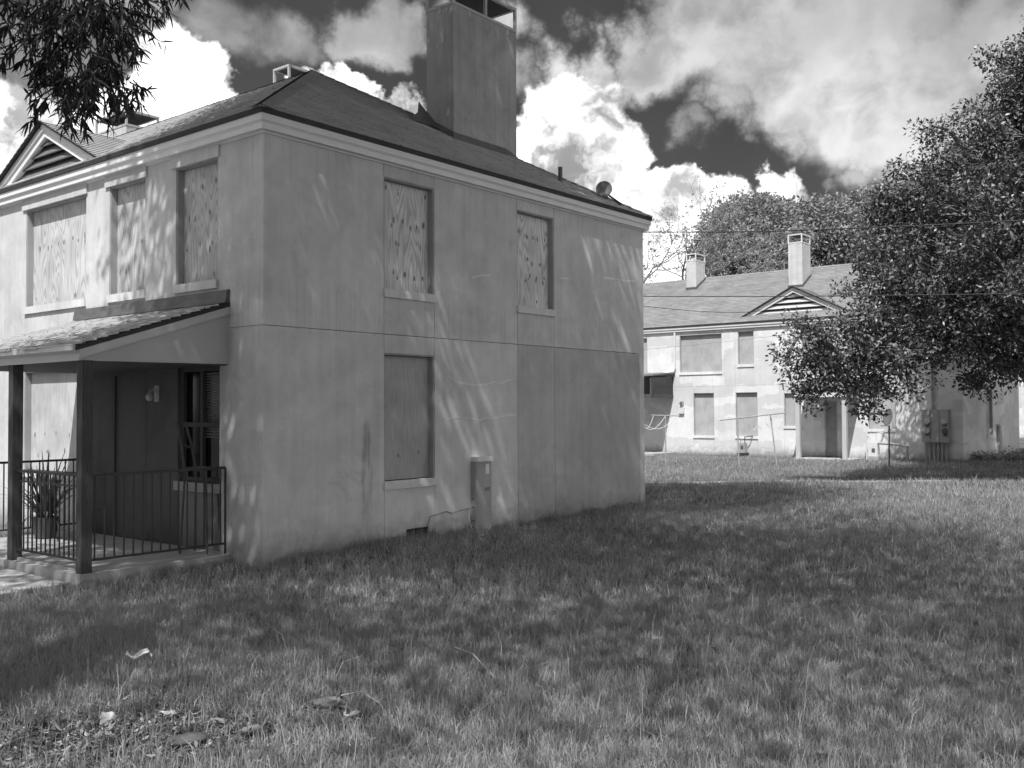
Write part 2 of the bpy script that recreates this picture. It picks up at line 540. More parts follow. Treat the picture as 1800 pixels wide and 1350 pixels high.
# ------------------------------------------------------------------ ground
def gh(x, y):
    x = np.asarray(x, float); y = np.asarray(y, float)
    z = 0.20 * np.exp(-((x + 1.5) ** 2 + (y - 1.0) ** 2) / 22.0)
    t = np.clip((y - 17) / 18, 0, 1); z = z - 0.10 * t * t * (3 - 2 * t)
    fx, fy = O1[0] - 2.1 * E3[0] + 1.3 * G3[0], O1[1] - 2.1 * E3[1] + 1.3 * G3[1]
    z = z - 0.09 * np.exp(-((x - fx) ** 2 + (y - fy) ** 2) / 6.0)
    near = np.exp(-((x + 1) ** 2 + (y - 12) ** 2) / 900.0)
    z = z + near * (0.018 * np.sin(x * 1.3 + 0.7 * y) + 0.015 * np.sin(0.9 * x - 1.7 * y + 1.0) + 0.010 * np.sin(3.1 * x + 2.3 * y))
    return z - 0.02


g = np.linspace(-1, 1, 261)
ax = np.sign(g) * (np.abs(g) * 32 + (np.abs(g) ** 9) * 1400)
gx, gy = np.meshgrid(ax, ax + 14.0)
gv = np.stack([gx.ravel(), gy.ravel(), gh(gx, gy).ravel()], 1)
ii = np.arange(260)
a0 = (ii[:, None] * 261 + ii[None, :]).ravel()
ground = np_mesh('ground', gv, np.stack([a0, a0 + 1, a0 + 262, a0 + 261], 1), 'ground', smooth=True)
tag(ground, 'rough lawn ground sloping gently around the houses', None, kind='structure')


def H(u, v, z=0.0, O=O1):
    return O + u * E3 + v * G3 + np.array([0, 0, z])


# ------------------------------------------------------------------ houses
def shingle_face(eave0, eave1, upv, length, left_in, right_in, lift=0.0, course=0.15, tabw=0.34, seed=1):
    """courses of separate shingle tabs; eave0->eave1 is the eave, upv the unit slope vector; *_in: inset of each end per metre of slope"""
    r = np.random.default_rng(seed)
    e0 = np.asarray(eave0, float); e1 = np.asarray(eave1, float)
    ev = e1 - e0; elen = np.linalg.norm(ev); ev /= elen
    upv = np.asarray(upv, float); nrm = np.cross(ev, upv); nrm /= np.linalg.norm(nrm)
    if nrm[2] < 0:
        nrm = -nrm
    V = []; F = []; T = []
    k = 0; s = 0.0
    while s < length - 0.02:
        s2 = min(s + course * 1.12, length)
        a, b = left_in * s, elen - right_in * s
        a2, b2 = left_in * s2, elen - right_in * s2
        x = a - r.random() * tabw
        row = r.normal(0, 0.09)
        while x < b:
            wd = tabw * (0.7 + 0.6 * r.random())
            x0, x1 = max(x, a), min(x + wd - 0.004, b)
            x += wd
            if x1 - x0 < 0.01:
                continue
            y0, y1 = min(max(x0, a2), b2), min(max(x1, a2), b2)
            hz = lift + 0.016 + 0.007 * r.random()
            lo = r.normal(0, 0.004)
            p = [e0 + ev * x0 + upv * (s + lo) + nrm * hz, e0 + ev * x1 + upv * (s + lo) + nrm * hz,
                 e0 + ev * y1 + upv * s2 + nrm * (lift + 0.004), e0 + ev * y0 + upv * s2 + nrm * (lift + 0.004)]
            q = [p[0] - nrm * (hz - lift), p[1] - nrm * (hz - lift)]
            n = len(V); V += p + q
            t = min(max(0.5 + row + r.normal(0, 0.17), 0), 1)
            F += [(n, n + 1, n + 2, n + 3), (n + 4, n + 5, n + 1, n)]; T += [t, t * 0.5]
        s += course
        k += 1
    return np.array(V), np.array(F), np.array(T)


def merge(parts):
    V = []; F = []; T = []; n = 0
    for v, f, t in parts:
        V.append(v); F.append(f + n); T.append(t); n += len(v)
    return np.concatenate(V), np.concatenate(F), np.concatenate(T)


SL = 0.58          # roof pitch
EAV, OUT = 5.535, 0.135


def knots(mb, a0, a1, rows, fixed, axis, seed):
    """oval plugs and knots of the plywood, 2 mm proud"""
    r = random.Random(seed)
    for z, n in rows:
        for i in range(n):
            a = a0 + (a1 - a0) * (i + r.random()) / n
            zz = z + r.uniform(-0.05, 0.05)
            if r.random() < .18: continue
            rx, rz = r.uniform(0.012, 0.026), r.uniform(0.026, 0.050)
            pts = []
            for k in range(8):
                an = 2 * math.pi * k / 8
                da, dz = rx * math.cos(an), rz * math.sin(an)
                pts.append((a + da, fixed, zz + dz) if axis == 'x' else (fixed, a + da, zz + dz))
            mb.poly(pts, 1)


def window(house, axis, a0, a1, z0, z1, mat='ply', sheets=1, rows=(), lintel=None, sill=True, seed=0, tone=1.0, depth=0.11, name='boarded_window', sill_tone=1.0, wall='stucco'):
    """a boarded window: reveal lining (the part), with plywood sheets, sill and lintel as its pieces. axis 'x' = end wall (plane y=0), 'y' = facade (plane x=0)"""
    def bx(mb, p0, p1, d0, d1, q0, q1, mi=0):
        if axis == 'x':
            mb.box(p0, p1, d0, d1, q0, q1, mi)
        else:
            mb.box(d0, d1, p0, p1, q0, q1, mi)
        return mb
    mb = MB(); th = 0.022
    bx(mb, a0 + .001, a0 + th, 0.012, 0.155, z0 + .001, z1 - .001); bx(mb, a1 - th, a1 - .001, 0.012, 0.155, z0 + .001, z1 - .001)
    bx(mb, a0 + th, a1 - th, 0.012, 0.155, z1 - th, z1 - .001)
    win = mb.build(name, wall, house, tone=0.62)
    sw = (a1 - a0 - 2 * th) / sheets
    for i in range(sheets):
        mb = MB(); p0 = a0 + th + i * sw + .002; p1 = p0 + sw - .004
        bx(mb, p0, p1, depth, depth + 0.015, z0 + .004, z1 - th - .004)
        if rows:
            knots(mb, p0 + .05, p1 - .05, rows, depth - .002, axis, seed + i)
        mb.build('plywood_sheet', [mat, 'knot'], win, tone=tone * (1 - 0.06 * i))
    if sill:
        mb = MB(); bx(mb, a0 - 0.015, a1 + 0.02, -0.035, 0.10, z0 - 0.115, z0)
        mb.build('sill', wall, win, tone=1.06 * sill_tone)
    if lintel:
        mb = MB(); bx(mb, a0 - lintel[0], a1 + lintel[1], -0.03, 0.02, z1 - 0.004, lintel[2])
        mb.build('lintel', wall, win, tone=0.98)
    return win


def panels(house, axis, length, rows, holes, joints, gap, mats, tones, start=0.0):
    """wall panels between the joints; holes are (a0,a1,z0,z1)"""
    D_ = 0.16
    cnt = 0
    for ri, (z0, z1) in enumerate(rows):
        cuts = sorted(set([start, length] + list(joints[ri]) + [c for h in holes if h[2] < z1 and h[3] > z0 for c in h[:2]]))
        for c0, c1 in zip(cuts[:-1], cuts[1:]):
            hs = sorted([h for h in holes if h[0] <= c0 + 1e-6 and h[1] >= c1 - 1e-6 and h[2] < z1 and h[3] > z0], key=lambda h: h[2])
            zs = [(z0, z1)]
            if hs:
                zs = []; cur = z0
                for h in hs:
                    if h[2] > cur + 0.01:
                        zs.append((cur, h[2]))
                    cur = h[3]
                if cur < z1 - 0.01:
                    zs.append((cur, z1))
            for a, b in zs:
                mb = MB()
                p0, p1 = c0 + (gap if c0 > start else 0), c1 - (gap if c1 < length else 0)
                q0, q1 = a + (gap if a == z0 and ri > 0 else 0), b - (gap if b == z1 and ri == 0 else 0)
                if axis == 'x':
                    mb.box(p0, p1, 0.0, D_, q0, q1)
                else:
                    mb.box(0.0, D_, max(p0, 0.16), p1, q0, q1)
                tn = tones.get(cnt, 1.0) if isinstance(tones, dict) else 1.0
                mt = mats.get(cnt, mats['*'])
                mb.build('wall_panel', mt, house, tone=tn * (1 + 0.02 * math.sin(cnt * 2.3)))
                cnt += 1


def cornice(house, Wd, L, mat='cornice', joint=None):
    prof = [(0.0, 5.262), (0.024, 5.262), (0.024, 5.290), (0.085, 5.290), (0.085, 5.362), (0.092, 5.366), (0.100, 5.380), (0.116, 5.388), (0.116, 5.470), (0.0, 5.470)]
    mb = MB(); k = len(prof)
    for o, z in prof:
        mb.v += [(-o, -o, z), (Wd + o, -o, z), (Wd + o, L + o, z), (-o, L + o, z)]
    for i in range(k - 1):
        for j in range(4):
            j2 = (j + 1) % 4
            mb.f.append((i * 4 + j, i * 4 + j2, (i + 1) * 4 + j2, (i + 1) * 4 + j)); mb.m.append(0)
    mb.build('cornice', mat, house)
    mb = MB()
    o = OUT
    for (x0, x1, y0, y1) in ((-o, Wd + o, -o, -o + .06), (-o, Wd + o, L + o - .06, L + o), (-o, -o + .06, -o + .06, L + o - .06), (Wd + o - .06, Wd + o, -o + .06, L + o - .06)):
        mb.box(x0, x1, y0, y1, 5.472, 5.535)
    mb.build('eave_edge', 'eave', house)


def roof(house, Wd, L, mat, seed=1, sag=True):
    o = OUT; hw = Wd / 2 + o; zr = EAV + SL * hw
    a, b, c, d = (-o, -o, EAV), (Wd + o, -o, EAV), (Wd + o, L + o, EAV), (-o, L + o, EAV)
    r0, r1 = (Wd / 2, -o + hw, zr), (Wd / 2, L + o - hw, zr)
    mb = MB()
    mb.poly([a, b, r0]); mb.poly([b, c, r1, r0]); mb.poly([c, d, r1]); mb.poly([d, a, r0, r1]); mb.poly([d, c, b, a])
    rf = mb.build('roof', 'eave', house)
    sl = math.hypot(1, SL); ln = hw * sl
    cz = SL / sl; cx = 1 / sl
    k = 1 / sl
    P = [shingle_face(d, a, (cx, 0, cz), ln, k, k, seed=seed), shingle_face(a, b, (0, cx, cz), ln, k, k, seed=seed + 1),
         shingle_face(b, c, (-cx, 0, cz), ln, k, k, seed=seed + 2, course=0.3, tabw=1.0), shingle_face(c, d, (0, -cx, cz), ln, k, k, seed=seed + 3, course=0.3, tabw=1.0)]
    sh = np_mesh('shingles', *merge(P)[:2], mat, rf, tone=merge(P)[2]); sh['kind'] = 'stuff'
    # ridge and hip caps
    V = []; F = []; T = []
    rr = np.random.default_rng(seed + 9)
    for p, q, s1, s2 in ((a, r0, (0, 1, 0), (1, 0, 0)), (b, r0, (0, 1, 0), (-1, 0, 0)), (d, r1, (0, -1, 0), (1, 0, 0)), (r0, r1, (1, 0, 0), (-1, 0, 0))):
        p = np.array(p); q = np.array(q); n = int(np.linalg.norm(q - p) / 0.22)
        t = (q - p) / n
        for i in range(n):
            m0 = p + t * i + np.array([0, 0, .035]); m1 = p + t * (i + 1.25) + np.array([0, 0, .022])
            for s_ in (s1, s2):
                sv = np.array(s_, float)
                w0 = np.array([sv[0] * .15, sv[1] * .15, -0.01])
                if p[2] > EAV + .1:
                    w0 = np.array([sv[0] * .15, sv[1] * .15, -.15 * SL])
                    if s_ == s1: pass
                else:
                    # on a hip each wing lies in its own roof plane
                    w0 = np.array([sv[0] * .16, sv[1] * .16, 0]); w0[2] = -0.0 if True else 0
                    td = t / np.linalg.norm(t); w0 = w0 - td * (w0 @ td); w0 *= 0.16 / np.linalg.norm(w0)
                    w0[2] -= 0.004
                k0 = len(V)
                V += [m0, m1, m1 + w0, m0 + w0]; F.append((k0, k0 + 1, k0 + 2, k0 + 3)); T.append(min(max(rr.normal(.45, .16), 0), 1))
    cp = np_mesh('ridge_caps', np.array(V), np.array(F), mat, rf, tone=np.array(T)); cp['kind'] = 'stuff'
    return rf


def chimney(house, u0, u1, v0, v1, ztop, mat, cap_h=0.40, cap_mat='frame', mids=1, dark='soffit'):
    zb = min(roof_z(u0, v0), roof_z(u1, v0), roof_z(u0, v1), roof_z(u1, v1)) - 0.3
    mb = MB(); mb.box(u0, u1, v0, v1, zb, ztop)
    ch = mb.build('chimney', mat, house)
    t = 0.05
    mb = MB()     # angle-iron frame: lower ring, upper ring, posts
    for z in (ztop - .015, ztop + cap_h - .05):
        mb.box(u0 - .012, u1 + .012, v0 - .012, v0 + t, z, z + .05); mb.box(u0 - .012, u1 + .012, v1 - t, v1 + .012, z, z + .05)
        mb.box(u0 - .012, u0 + t, v0 + t, v1 - t, z, z + .05); mb.box(u1 - t, u1 + .012, v0 + t, v1 - t, z, z + .05)
    mb.build('cap_ring', cap_mat, ch)
    xs = [u0 - .010, u1 + .010 - t]
    ys = [v0 - .010, v1 + .010 - t]
    for x in xs:
        for y in ys:
            MB().box(x, x + t, y, y + t, ztop + .035, ztop + cap_h - .05).build('cap_post', cap_mat, ch)
    if mids:
        xm = (u0 + u1) / 2 - t / 2
        for y in ys:
            MB().box(xm, xm + t, y, y + t, ztop + .035, ztop + cap_h - .05).build('cap_post', cap_mat, ch)
    MB().box(u0, u1, v0, v1, ztop + cap_h - .046, ztop + cap_h - .02).build('cap_lid', 'soffit', ch)
    # straps that hold the cap
    for x in (u0 + .22 * (u1 - u0), u0 + .84 * (u1 - u0)):
        MB().box(x, x + .06, v0 - .008, v0 - .001, ztop - .13, ztop - .016).build('strap', cap_mat, ch)
    MB().box(u0 - .008, u0 - .001, v0 + .45 * (v1 - v0), v0 + .45 * (v1 - v0) + .06, ztop - .13, ztop - .016).build('strap', cap_mat, ch)
    # step flashing round the foot
    f = 0.022; hh = 0.13
    mb = MB()
    ring = [(u0 - f, v0 - f), (u1 + f, v0 - f), (u1 + f, v1 + f), (u0 - f, v1 + f)]
    for (x0, y0), (x1, y1) in zip(ring, ring[1:] + ring[:1]):
        n = 5
        for i in range(n):
            xa, ya = x0 + (x1 - x0) * i / n, y0 + (y1 - y0) * i / n
            xb, yb = x0 + (x1 - x0) * (i + 1) / n, y0 + (y1 - y0) * (i + 1) / n
            za, zb_ = roof_z(xa, ya), roof_z(xb, yb)
            mb.poly([(xa, ya, za - .05), (xb, yb, zb_ - .05), (xb, yb, zb_ + hh), (xa, ya, za + hh)])
    mb.build('flashing', 'flash', ch)
    return ch


_RW, _RL = 8.85, 24.0


def roof_z(u, v):
    return EAV + SL * min(u + OUT, _RW + OUT - u, v + OUT, _RL + OUT - v)


def gablet(house, vc, half, zb, za, u, mat_trim, mat_sh, n_slats=4, slat='dish'):
    """small louvred pediment on the front slope"""
    sl = (za - zb) / half
    back = (za - EAV) / SL + 0.6
    # back board
    mb = MB(); mb.prism([(u + .12, vc - half, zb), (u + .12, vc + half, zb), (u + .12, vc, za)], (0.03, 0, 0))
    gb = mb.build('gablet', 'soffit', house)
    for s in (-1, 1):
        t = 0.20
        mb = MB()
        mb.prism([(u - .02, vc + s * half, zb), (u - .02, vc, za), (u - .02, vc, za - t), (u - .02, vc + s * (half - t / sl), zb)], (0.09, 0, 0))
        mb.prism([(u - .05, vc + s * (half + .02), zb), (u - .05, vc, za + .015), (u - .05, vc, za - t * .45), (u - .05, vc + s * (half - t * .45 / sl + .02), zb)], (0.03, 0, 0))
        mb.build('rake_trim', mat_trim, gb)
        # roof wing running back into the main slope
        e0 = (u - .10, vc + s * (half + .10), zb - .10 * sl + .03)
        mb = MB()
        mb.poly([(u - .10, vc + s * (half + .12), zb - .12 * sl + .025), (u - .10, vc, za + .03), (back, vc, za + .03), (u + .35, vc + s * (half + .12), zb - .12 * sl + .025)])
        mb.poly([(u - .10, vc + s * (half + .12), zb - .12 * sl + .005), (u - .10, vc, za + .005), (u - .10, vc, za + .05), (u - .10, vc + s * (half + .12), zb - .12 * sl + .05)])
        mb.build('gablet_roof', 'eave', gb)
        # shingles of the wing, courses run along u
        V = []; F = []; T = []
        rr = np.random.default_rng(5 + s)
        n = int(math.hypot(half, za - zb) / .14)
        for i in range(n + 1):
            f0, f1 = i / (n + 1), min((i + 1.15) / (n + 1), 1)
            y0, y1 = vc + s * (half + .12) * (1 - f0), vc + s * (half + .12) * (1 - f1)
            z0_, z1_ = zb - .12 * sl + .05 + (za - zb + .12 * sl) * f0, zb - .12 * sl + .036 + (za - zb + .12 * sl) * f1
            ue0 = max((z0_ - EAV) / SL + .2, u + .1); x = u - .12
            while x < ue0:
                wd = .25 + .2 * rr.random(); x1 = min(x + wd, ue0); k = len(V)
                V += [(x, y0, z0_), (x1, y0, z0_), (x1, y1, z1_), (x, y1, z1_)]
                F.append((k, k + 1, k + 2, k + 3)); T.append(min(max(rr.normal(.5, .16), 0), 1)); x += wd
        so = np_mesh('shingles', np.array(V), np.array(F), mat_sh, gb, tone=np.array(T)); so['kind'] = 'stuff'
    for i in range(n_slats):
        z = zb + 0.05 + (za - zb - 0.22) * i / n_slats
        hv = half - (z + .13 - zb) / sl - 0.16
        if hv < .08:
            continue
        mb = MB(); mb.prism([(u + .015, vc - hv, z), (u + .03, vc - hv, z - .012), (u + .115, vc - hv, z + .13), (u + .10, vc - hv, z + .142)], (0, 2 * hv, 0))
        mb.build('slat', slat, gb)
    MB().box(u - .03, u + .11, vc - half + .08, vc + half - .08, zb - .06, zb + .035).build('slat', mat_trim, gb)
    return gb


ROWS = [(-0.35, 2.90), (2.90, 5.30)]

# ---- near house
Wd, L = 8.85, 24.0
near = thing('apartment_house', 'near boarded-up two-storey grey stucco house with corner porch and tall chimney', 'house', O1, HROT, None)
MB().box(0.155, Wd - .155, 0.155, L - .155, -0.4, 5.3).build('inner_wall', 'dark', near)
MB().box(Wd - .155, Wd, 0.0, L, -0.4, 5.3).build('rear_wall', 'stucco', near)
MB().box(0, Wd - .155, L - .155, L, -0.4, 5.3).build('side_wall', 'stucco', near)
# end wall
eh = [(2.02, 3.03, 3.53, 5.09), (2.02, 3.03, 0.87, 2.64), (4.97, 5.97, 3.53, 5.09)]
panels(near, 'x', Wd - .155, ROWS, eh, [[2.02, 3.03, 4.97, 5.97], [2.02, 3.03, 4.97, 5.97]], 0.004,
       {'*': 'stucco', 0: 'stucco_smear'}, {0: 1.03, 1: 1.0, 2: 1.0, 3: 1.02, 4: .79, 5: .77, 6: 1.0, 7: .97, 8: .95, 9: .96, 10: .97, 11: 1.02, 12: .96})
window(near, 'x', 2.02, 3.03, 3.53, 5.09, 'ply', 1, ((4.97, 3), (4.50, 8), (4.17, 6), (3.75, 6)), seed=3, tone=1.05)
window(near, 'x', 4.97, 5.97, 3.53, 5.09, 'ply', 1, ((4.75, 5), (4.30, 5), (4.02, 9), (3.60, 3)), seed=5, tone=1.1)
window(near, 'x', 2.02, 3.03, 0.87, 2.64, 'ply_grey', 1, ((1.75, 1), (1.25, 2)), seed=8, tone=0.92)
cv_ = MB().box(2.45, 2.89, -.006, .0, .01, 0.17).build('crawl_vent', 'dark', near)
for k in range(3):
    MB().box(2.47, 2.87, -.012, -.007, .03 + k * .045, .042 + k * .045).build('vent_bar', 'iron', cv_)
# facade
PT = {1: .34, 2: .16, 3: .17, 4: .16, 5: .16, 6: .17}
fh = [(0.95, 1.90, 3.54, 5.12), (2.66, 3.62, 3.54, 5.12), (4.30, 6.22, 3.54, 5.12), (0.90, 1.84, 0.92, 2.43), (2.60, 3.52, 0.0, 2.42), (4.34, 6.26, 0.92, 2.50),
      (8.6, 10.5, 3.54, 5.12), (11.2, 12.1, 3.54, 5.12), (8.6, 10.5, .92, 2.5), (14.0, 15.9, 3.54, 5.12)]
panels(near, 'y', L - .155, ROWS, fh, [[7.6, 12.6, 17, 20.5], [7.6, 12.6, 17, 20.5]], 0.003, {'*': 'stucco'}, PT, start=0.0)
lt = (0.05, 0.10, 5.275)
window(near, 'y', 0.95, 1.90, 3.54, 5.12, 'ply', 1, ((4.85, 3), (4.42, 6), (4.02, 4), (3.62, 3)), lt, seed=11, tone=0.9)
window(near, 'y', 2.66, 3.62, 3.54, 5.12, 'ply', 1, ((4.25, 1), (3.9, 2)), lt, seed=13, tone=0.85)
window(near, 'y', 4.30, 6.22, 3.54, 5.12, 'ply', 2, ((4.50, 5), (3.65, 3)), lt, seed=15, tone=0.92)
window(near, 'y', 4.34, 6.26, 0.92, 2.50, 'ply_grey', 2, ((1.5, 3), (1.2, 3)), None, seed=17, tone=1.25)
window(near, 'y', 8.6, 10.5, 3.54, 5.12, 'ply', 2, (), lt, seed=19)
window(near, 'y', 11.2, 12.1, 3.54, 5.12, 'ply', 1, (), lt, seed=20)
window(near, 'y', 8.6, 10.5, .92, 2.50, 'ply_grey', 2, (), None, seed=21)
window(near, 'y', 14.0, 15.9, 3.54, 5.12, 'ply', 2, (), lt, seed=22)
# boarded door in the porch
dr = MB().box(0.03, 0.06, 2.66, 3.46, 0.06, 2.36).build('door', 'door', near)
mb = MB(); mb.box(0.0, .14, 2.602, 2.66, 0.0, 2.418); mb.box(0.0, .14, 3.46, 3.518, 0, 2.418); mb.box(0.0, .14, 2.66, 3.46, 2.36, 2.418); mb.build('door_frame', 'soffit', dr)
MB().tube([(0.03, 2.76, 1.0), (-0.01, 2.76, 1.0), (-.035, 2.76, 1.0)], [.012, .012, .03], 8).build('door_knob', 'iron', dr)
# unboarded porch window with blind and sashes
pw = MB()
for a0, a1, z0, z1 in ((.902, .95, .925, 2.428), (1.79, 1.838, .925, 2.428), (.95, 1.79, 2.37, 2.428), (.95, 1.79, .925, .98), (.95, 1.79, 1.64, 1.70), (1.345, 1.395, .98, 2.37)):
    pw.box(.05, .10, a0, a1, z0, z1)
pw = pw.build('porch_window', 'soffit', near)
MB().box(.115, .12, .95, 1.79, .98, 2.37).build('window_pane', 'glass', pw)
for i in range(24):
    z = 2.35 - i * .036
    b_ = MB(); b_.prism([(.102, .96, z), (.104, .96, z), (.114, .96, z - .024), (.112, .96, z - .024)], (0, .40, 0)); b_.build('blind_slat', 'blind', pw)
MB().box(-.04, .10, .86, 1.88, .80, .92).build('sill', 'stucco', pw, tone=.55)
# porch light
pl = MB(); pl.box(-.012, -.001, 2.28, 2.40, 1.98, 2.20); pl = pl.build('porch_light', 'galv', near)
MB().tube([(-.012, 2.34, 2.12), (-.07, 2.34, 2.15), (-.11, 2.34, 2.12), (-.115, 2.34, 2.09)], [.014, .014, .018, .032], 8).build('lamp_arm', 'frame', pl)
mbk = MB(); mbk.tube([(-.115, 2.34, 2.09), (-.117, 2.34, 2.06), (-.119, 2.34, 2.02), (-.12, 2.34, 1.99)], [.03, .052, .048, .02], 10); mbk.build('lamp_globe', 'frame', pl, smooth=True)
# porch
slab = MB()
slab.box(-1.95, -0.002, 0.66, 4.62, -0.32, 0.05); slab = slab.build('porch_slab', 'concrete', near)
MB().box(-1.86, -.05, 0.80, 4.55, 0.05, 0.075).build('porch_topping', 'concrete', slab)
PU, PZ0, PZ1 = -1.93, 2.60, 3.22
def prz(u): return PZ1 + (PZ1 - PZ0) / 1.93 * u
pr = MB(); pr.prism([(-.002, .68, prz(0)), (-2.0, .68, prz(-2.0)), (-2.0, .68, prz(-2.0) - .05), (-.002, .68, prz(0) - .05)], (0, 3.87, 0))
pr = pr.build('porch_roof', 'eave', near)
sl_ = math.hypot(1.0, (PZ1 - PZ0) / 1.93)
Vs, Fs, Ts = shingle_face((-2.03, 4.56, prz(-2.03)), (-2.03, .67, prz(-2.03)), (1 / sl_, 0, (PZ1 - PZ0) / 1.93 / sl_), 2.03 * sl_, 0, 0, seed=31, course=.14)
so = np_mesh('shingles', Vs, Fs, 'shingle', pr, tone=Ts); so['kind'] = 'stuff'
for v_ in (.70, 4.49):
    mb = MB(); mb.prism([(-.002, v_, prz(0) - .052), (-1.93, v_, prz(-1.93) - .052), (-1.93, v_, 2.42), (-.002, v_, 2.44)], (0, .03, 0)); mb.build('gable_board', 'fascia', pr)
for v_ in (.675, 4.522):
    mb = MB(); mb.prism([(-.002, v_, prz(0) - .052), (-1.96, v_, prz(-1.96) - .052), (-1.96, v_, prz(-1.96) - .15), (-.002, v_, prz(0) - .15)], (0, .024, 0)); mb.build('rake_trim', 'trim', pr)
MB().box(-1.96, -1.93, .70, 4.52, 2.42, prz(-1.96) - .052).build('fascia_board', 'trim', pr)
mb = MB(); mb.prism([(-1.961, .69, 2.50), (-2.03, .69, 2.53), (-2.03, .69, 2.60), (-1.961, .69, 2.57)], (0, 3.84, 0)); mb.build('gutter_lip', 'trim', pr)
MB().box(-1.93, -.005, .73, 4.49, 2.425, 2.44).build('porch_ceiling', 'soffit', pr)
mb = MB(); mb.prism([(-.002, .68, 3.39), (-.05, .68, 3.375), (-.075, .68, prz(-.075) + .02), (-.002, .68, prz(0) + .03)], (0, 3.86, 0)); mb.build('flashing', 'flash', pr)
for pu, pv in ((-1.86, .745), (-1.86, 2.42), (-1.86, 4.45)):
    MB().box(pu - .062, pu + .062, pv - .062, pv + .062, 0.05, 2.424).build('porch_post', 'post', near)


def railing(p0, p1, z0, zt, n, mid=None):
    p0 = np.array(p0); p1 = np.array(p1); d = p1 - p0; ln = np.linalg.norm(d); d /= ln; s = np.array([-d[1], d[0]])
    def bar(za, zb, wd):
        mb = MB(); a = p0; b = p1
        mb.prism([(*(a + s * wd), za), (*(a - s * wd), za), (*(a - s * wd), zb), (*(a + s * wd), zb)], (*(b - a), 0)); return mb
    r_ = bar(zt - .032, zt, .019).build('railing', 'iron', near)
    bar(z0, z0 + .025, .013).build('bottom_rail', 'iron', r_)
    if mid:
        bar(mid, mid + .02, .010).build('middle_rail', 'iron', r_)
    for i in range(n):
        c = p0 + d * ln * (i + .5) / n
        MB().box(c[0] - .0075, c[0] + .0075, c[1] - .0075, c[1] + .0075, z0 + .026, zt - .033).build('baluster', 'iron', r_)
    return r_


railing((-1.795, .745), (-.03, .745), .17, 1.15, 15)
railing((-1.86, .81), (-1.86, 2.355), .17, 1.15, 14, mid=1.0)
railing((-1.795, 4.45), (-.03, 4.45), .17, 1.15, 14)
MB().box(-.03, -.012, .736, .754, .05, 1.14).build('railing_end_post', 'iron', near)
cornice(near, Wd, L)
near_roof = roof(near, Wd, L, 'shingle', 3)
_c = [endw(797, 5, 1.8), endw(907, 56, 1.8)]
chimney(near, _c[0][0], _c[1][0], 1.8, fac(750, 60, _c[0][0])[1], (_c[0][2] + _c[1][2]) / 2, 'chimney', .46)
c2 = fac(508, 114, 6.2); c2b = fac(481, 124, 6.2)
chimney(near, 6.2, 7.1, c2[1], c2b[1], c2[2] - .36, 'chimney_far', .38, mids=0)
c3 = fac(222, 194, 5.6)
chimney(near, 5.6, 6.5, c3[1], c3[1] + 1.5, c3[2] - .36, 'chimney_far', .40, mids=0)
gablet(near, 5.62, 1.66, 5.60, 6.42, 0.02, 'cornice', 'shingle')
# vent pipe through the back hip
vp = endw(985, 318, 2.2)
for vv in np.arange(0.5, 6, .05):
    q = endw(985, 318, vv)
    if roof_z(q[0], vv) >= q[2] - .02:
        vp = q; break
MB().tube([(vp[0], vp[1], roof_z(vp[0], vp[1]) - .1), (vp[0], vp[1], roof_z(vp[0], vp[1]) + .27)], .04, 8).build('vent_pipe', 'flash', near)
# lifted flashing flap beside the chimney
fu, fv = _c[0][0] - .30, 2.35
fz = roof_z(fu, fv)
mb = MB(); mb.poly([(fu - .25, fv, fz + .02), (fu + .28, fv - .25, roof_z(fu + .28, fv - .25) + .05), (fu + .28, fv + .3, fz + .52), (fu + .1, fv + .15, fz + .25)]); mb.build('loose_flashing', 'flash', near)
# crack repairs on the middle panel
for ln in ([(783, 668), (790, 662), (800, 671), (820, 675), (840, 677), (856, 675), (868, 671), (880, 674), (893, 668), (905, 666)],
           [(785, 737), (797, 734), (815, 734), (832, 736), (843, 739), (853, 734), (866, 736), (880, 732), (896, 729), (907, 730)],
           [(830, 488), (845, 484), (862, 484)], [(1060, 488), (1080, 490), (1100, 494), (1118, 494)], [(985, 489), (1003, 490)]):
    pts = []
    for q in ln:
        p = endw(*q); pts.append((p[0], -.001, p[2]))
    mb = MB()
    for a, b in zip(pts[:-1], pts[1:]):
        wd = random.uniform(.010, .024)
        mb.poly([(a[0], -.003, a[2] - wd), (b[0], -.003, b[2] - wd * .8), (b[0], -.003, b[2] + wd * .8), (a[0], -.003, a[2] + wd)])
    mb.build('crack_repair', 'stucco', near, tone=1.22)
# broken render along the foot of the wall
mb = MB(); rr = random.Random(4)
for i in range(26):
    x = 7.0 + i * .066; z = .03 + .05 * math.sin(i * .7) + .001 * i
    mb.box(x, x + .05 + .05 * rr.random(), -.022 - .03 * rr.random(), -.002, z - .035 * rr.random() - .01, z + .012)
mb.build('broken_render_edge', 'stucco', near, tone=.62)

# ---- far house
fo = O2
_RL = 26.0
far = thing('apartment_house', 'far pale sunlit two-storey house with two chimneys behind the oak', 'house', O2, HROT, None)
L2 = 26.0
MB().box(0.155, Wd - .155, 0.155, L2 - .155, -0.4, 5.3).build('inner_wall', 'dark', far)
MB().box(Wd - .155, Wd, 0.0, L2, -0.4, 5.3).build('rear_wall', 'stucco_far', far)
MB().box(0, Wd - .155, L2 - .155, L2, -0.4, 5.3).build('side_wall', 'stucco_far', far)


def F2(px, py, u=0.0): return fac(px, py, u, O2)
def V2(px, py=700): return F2(px, py)[1]


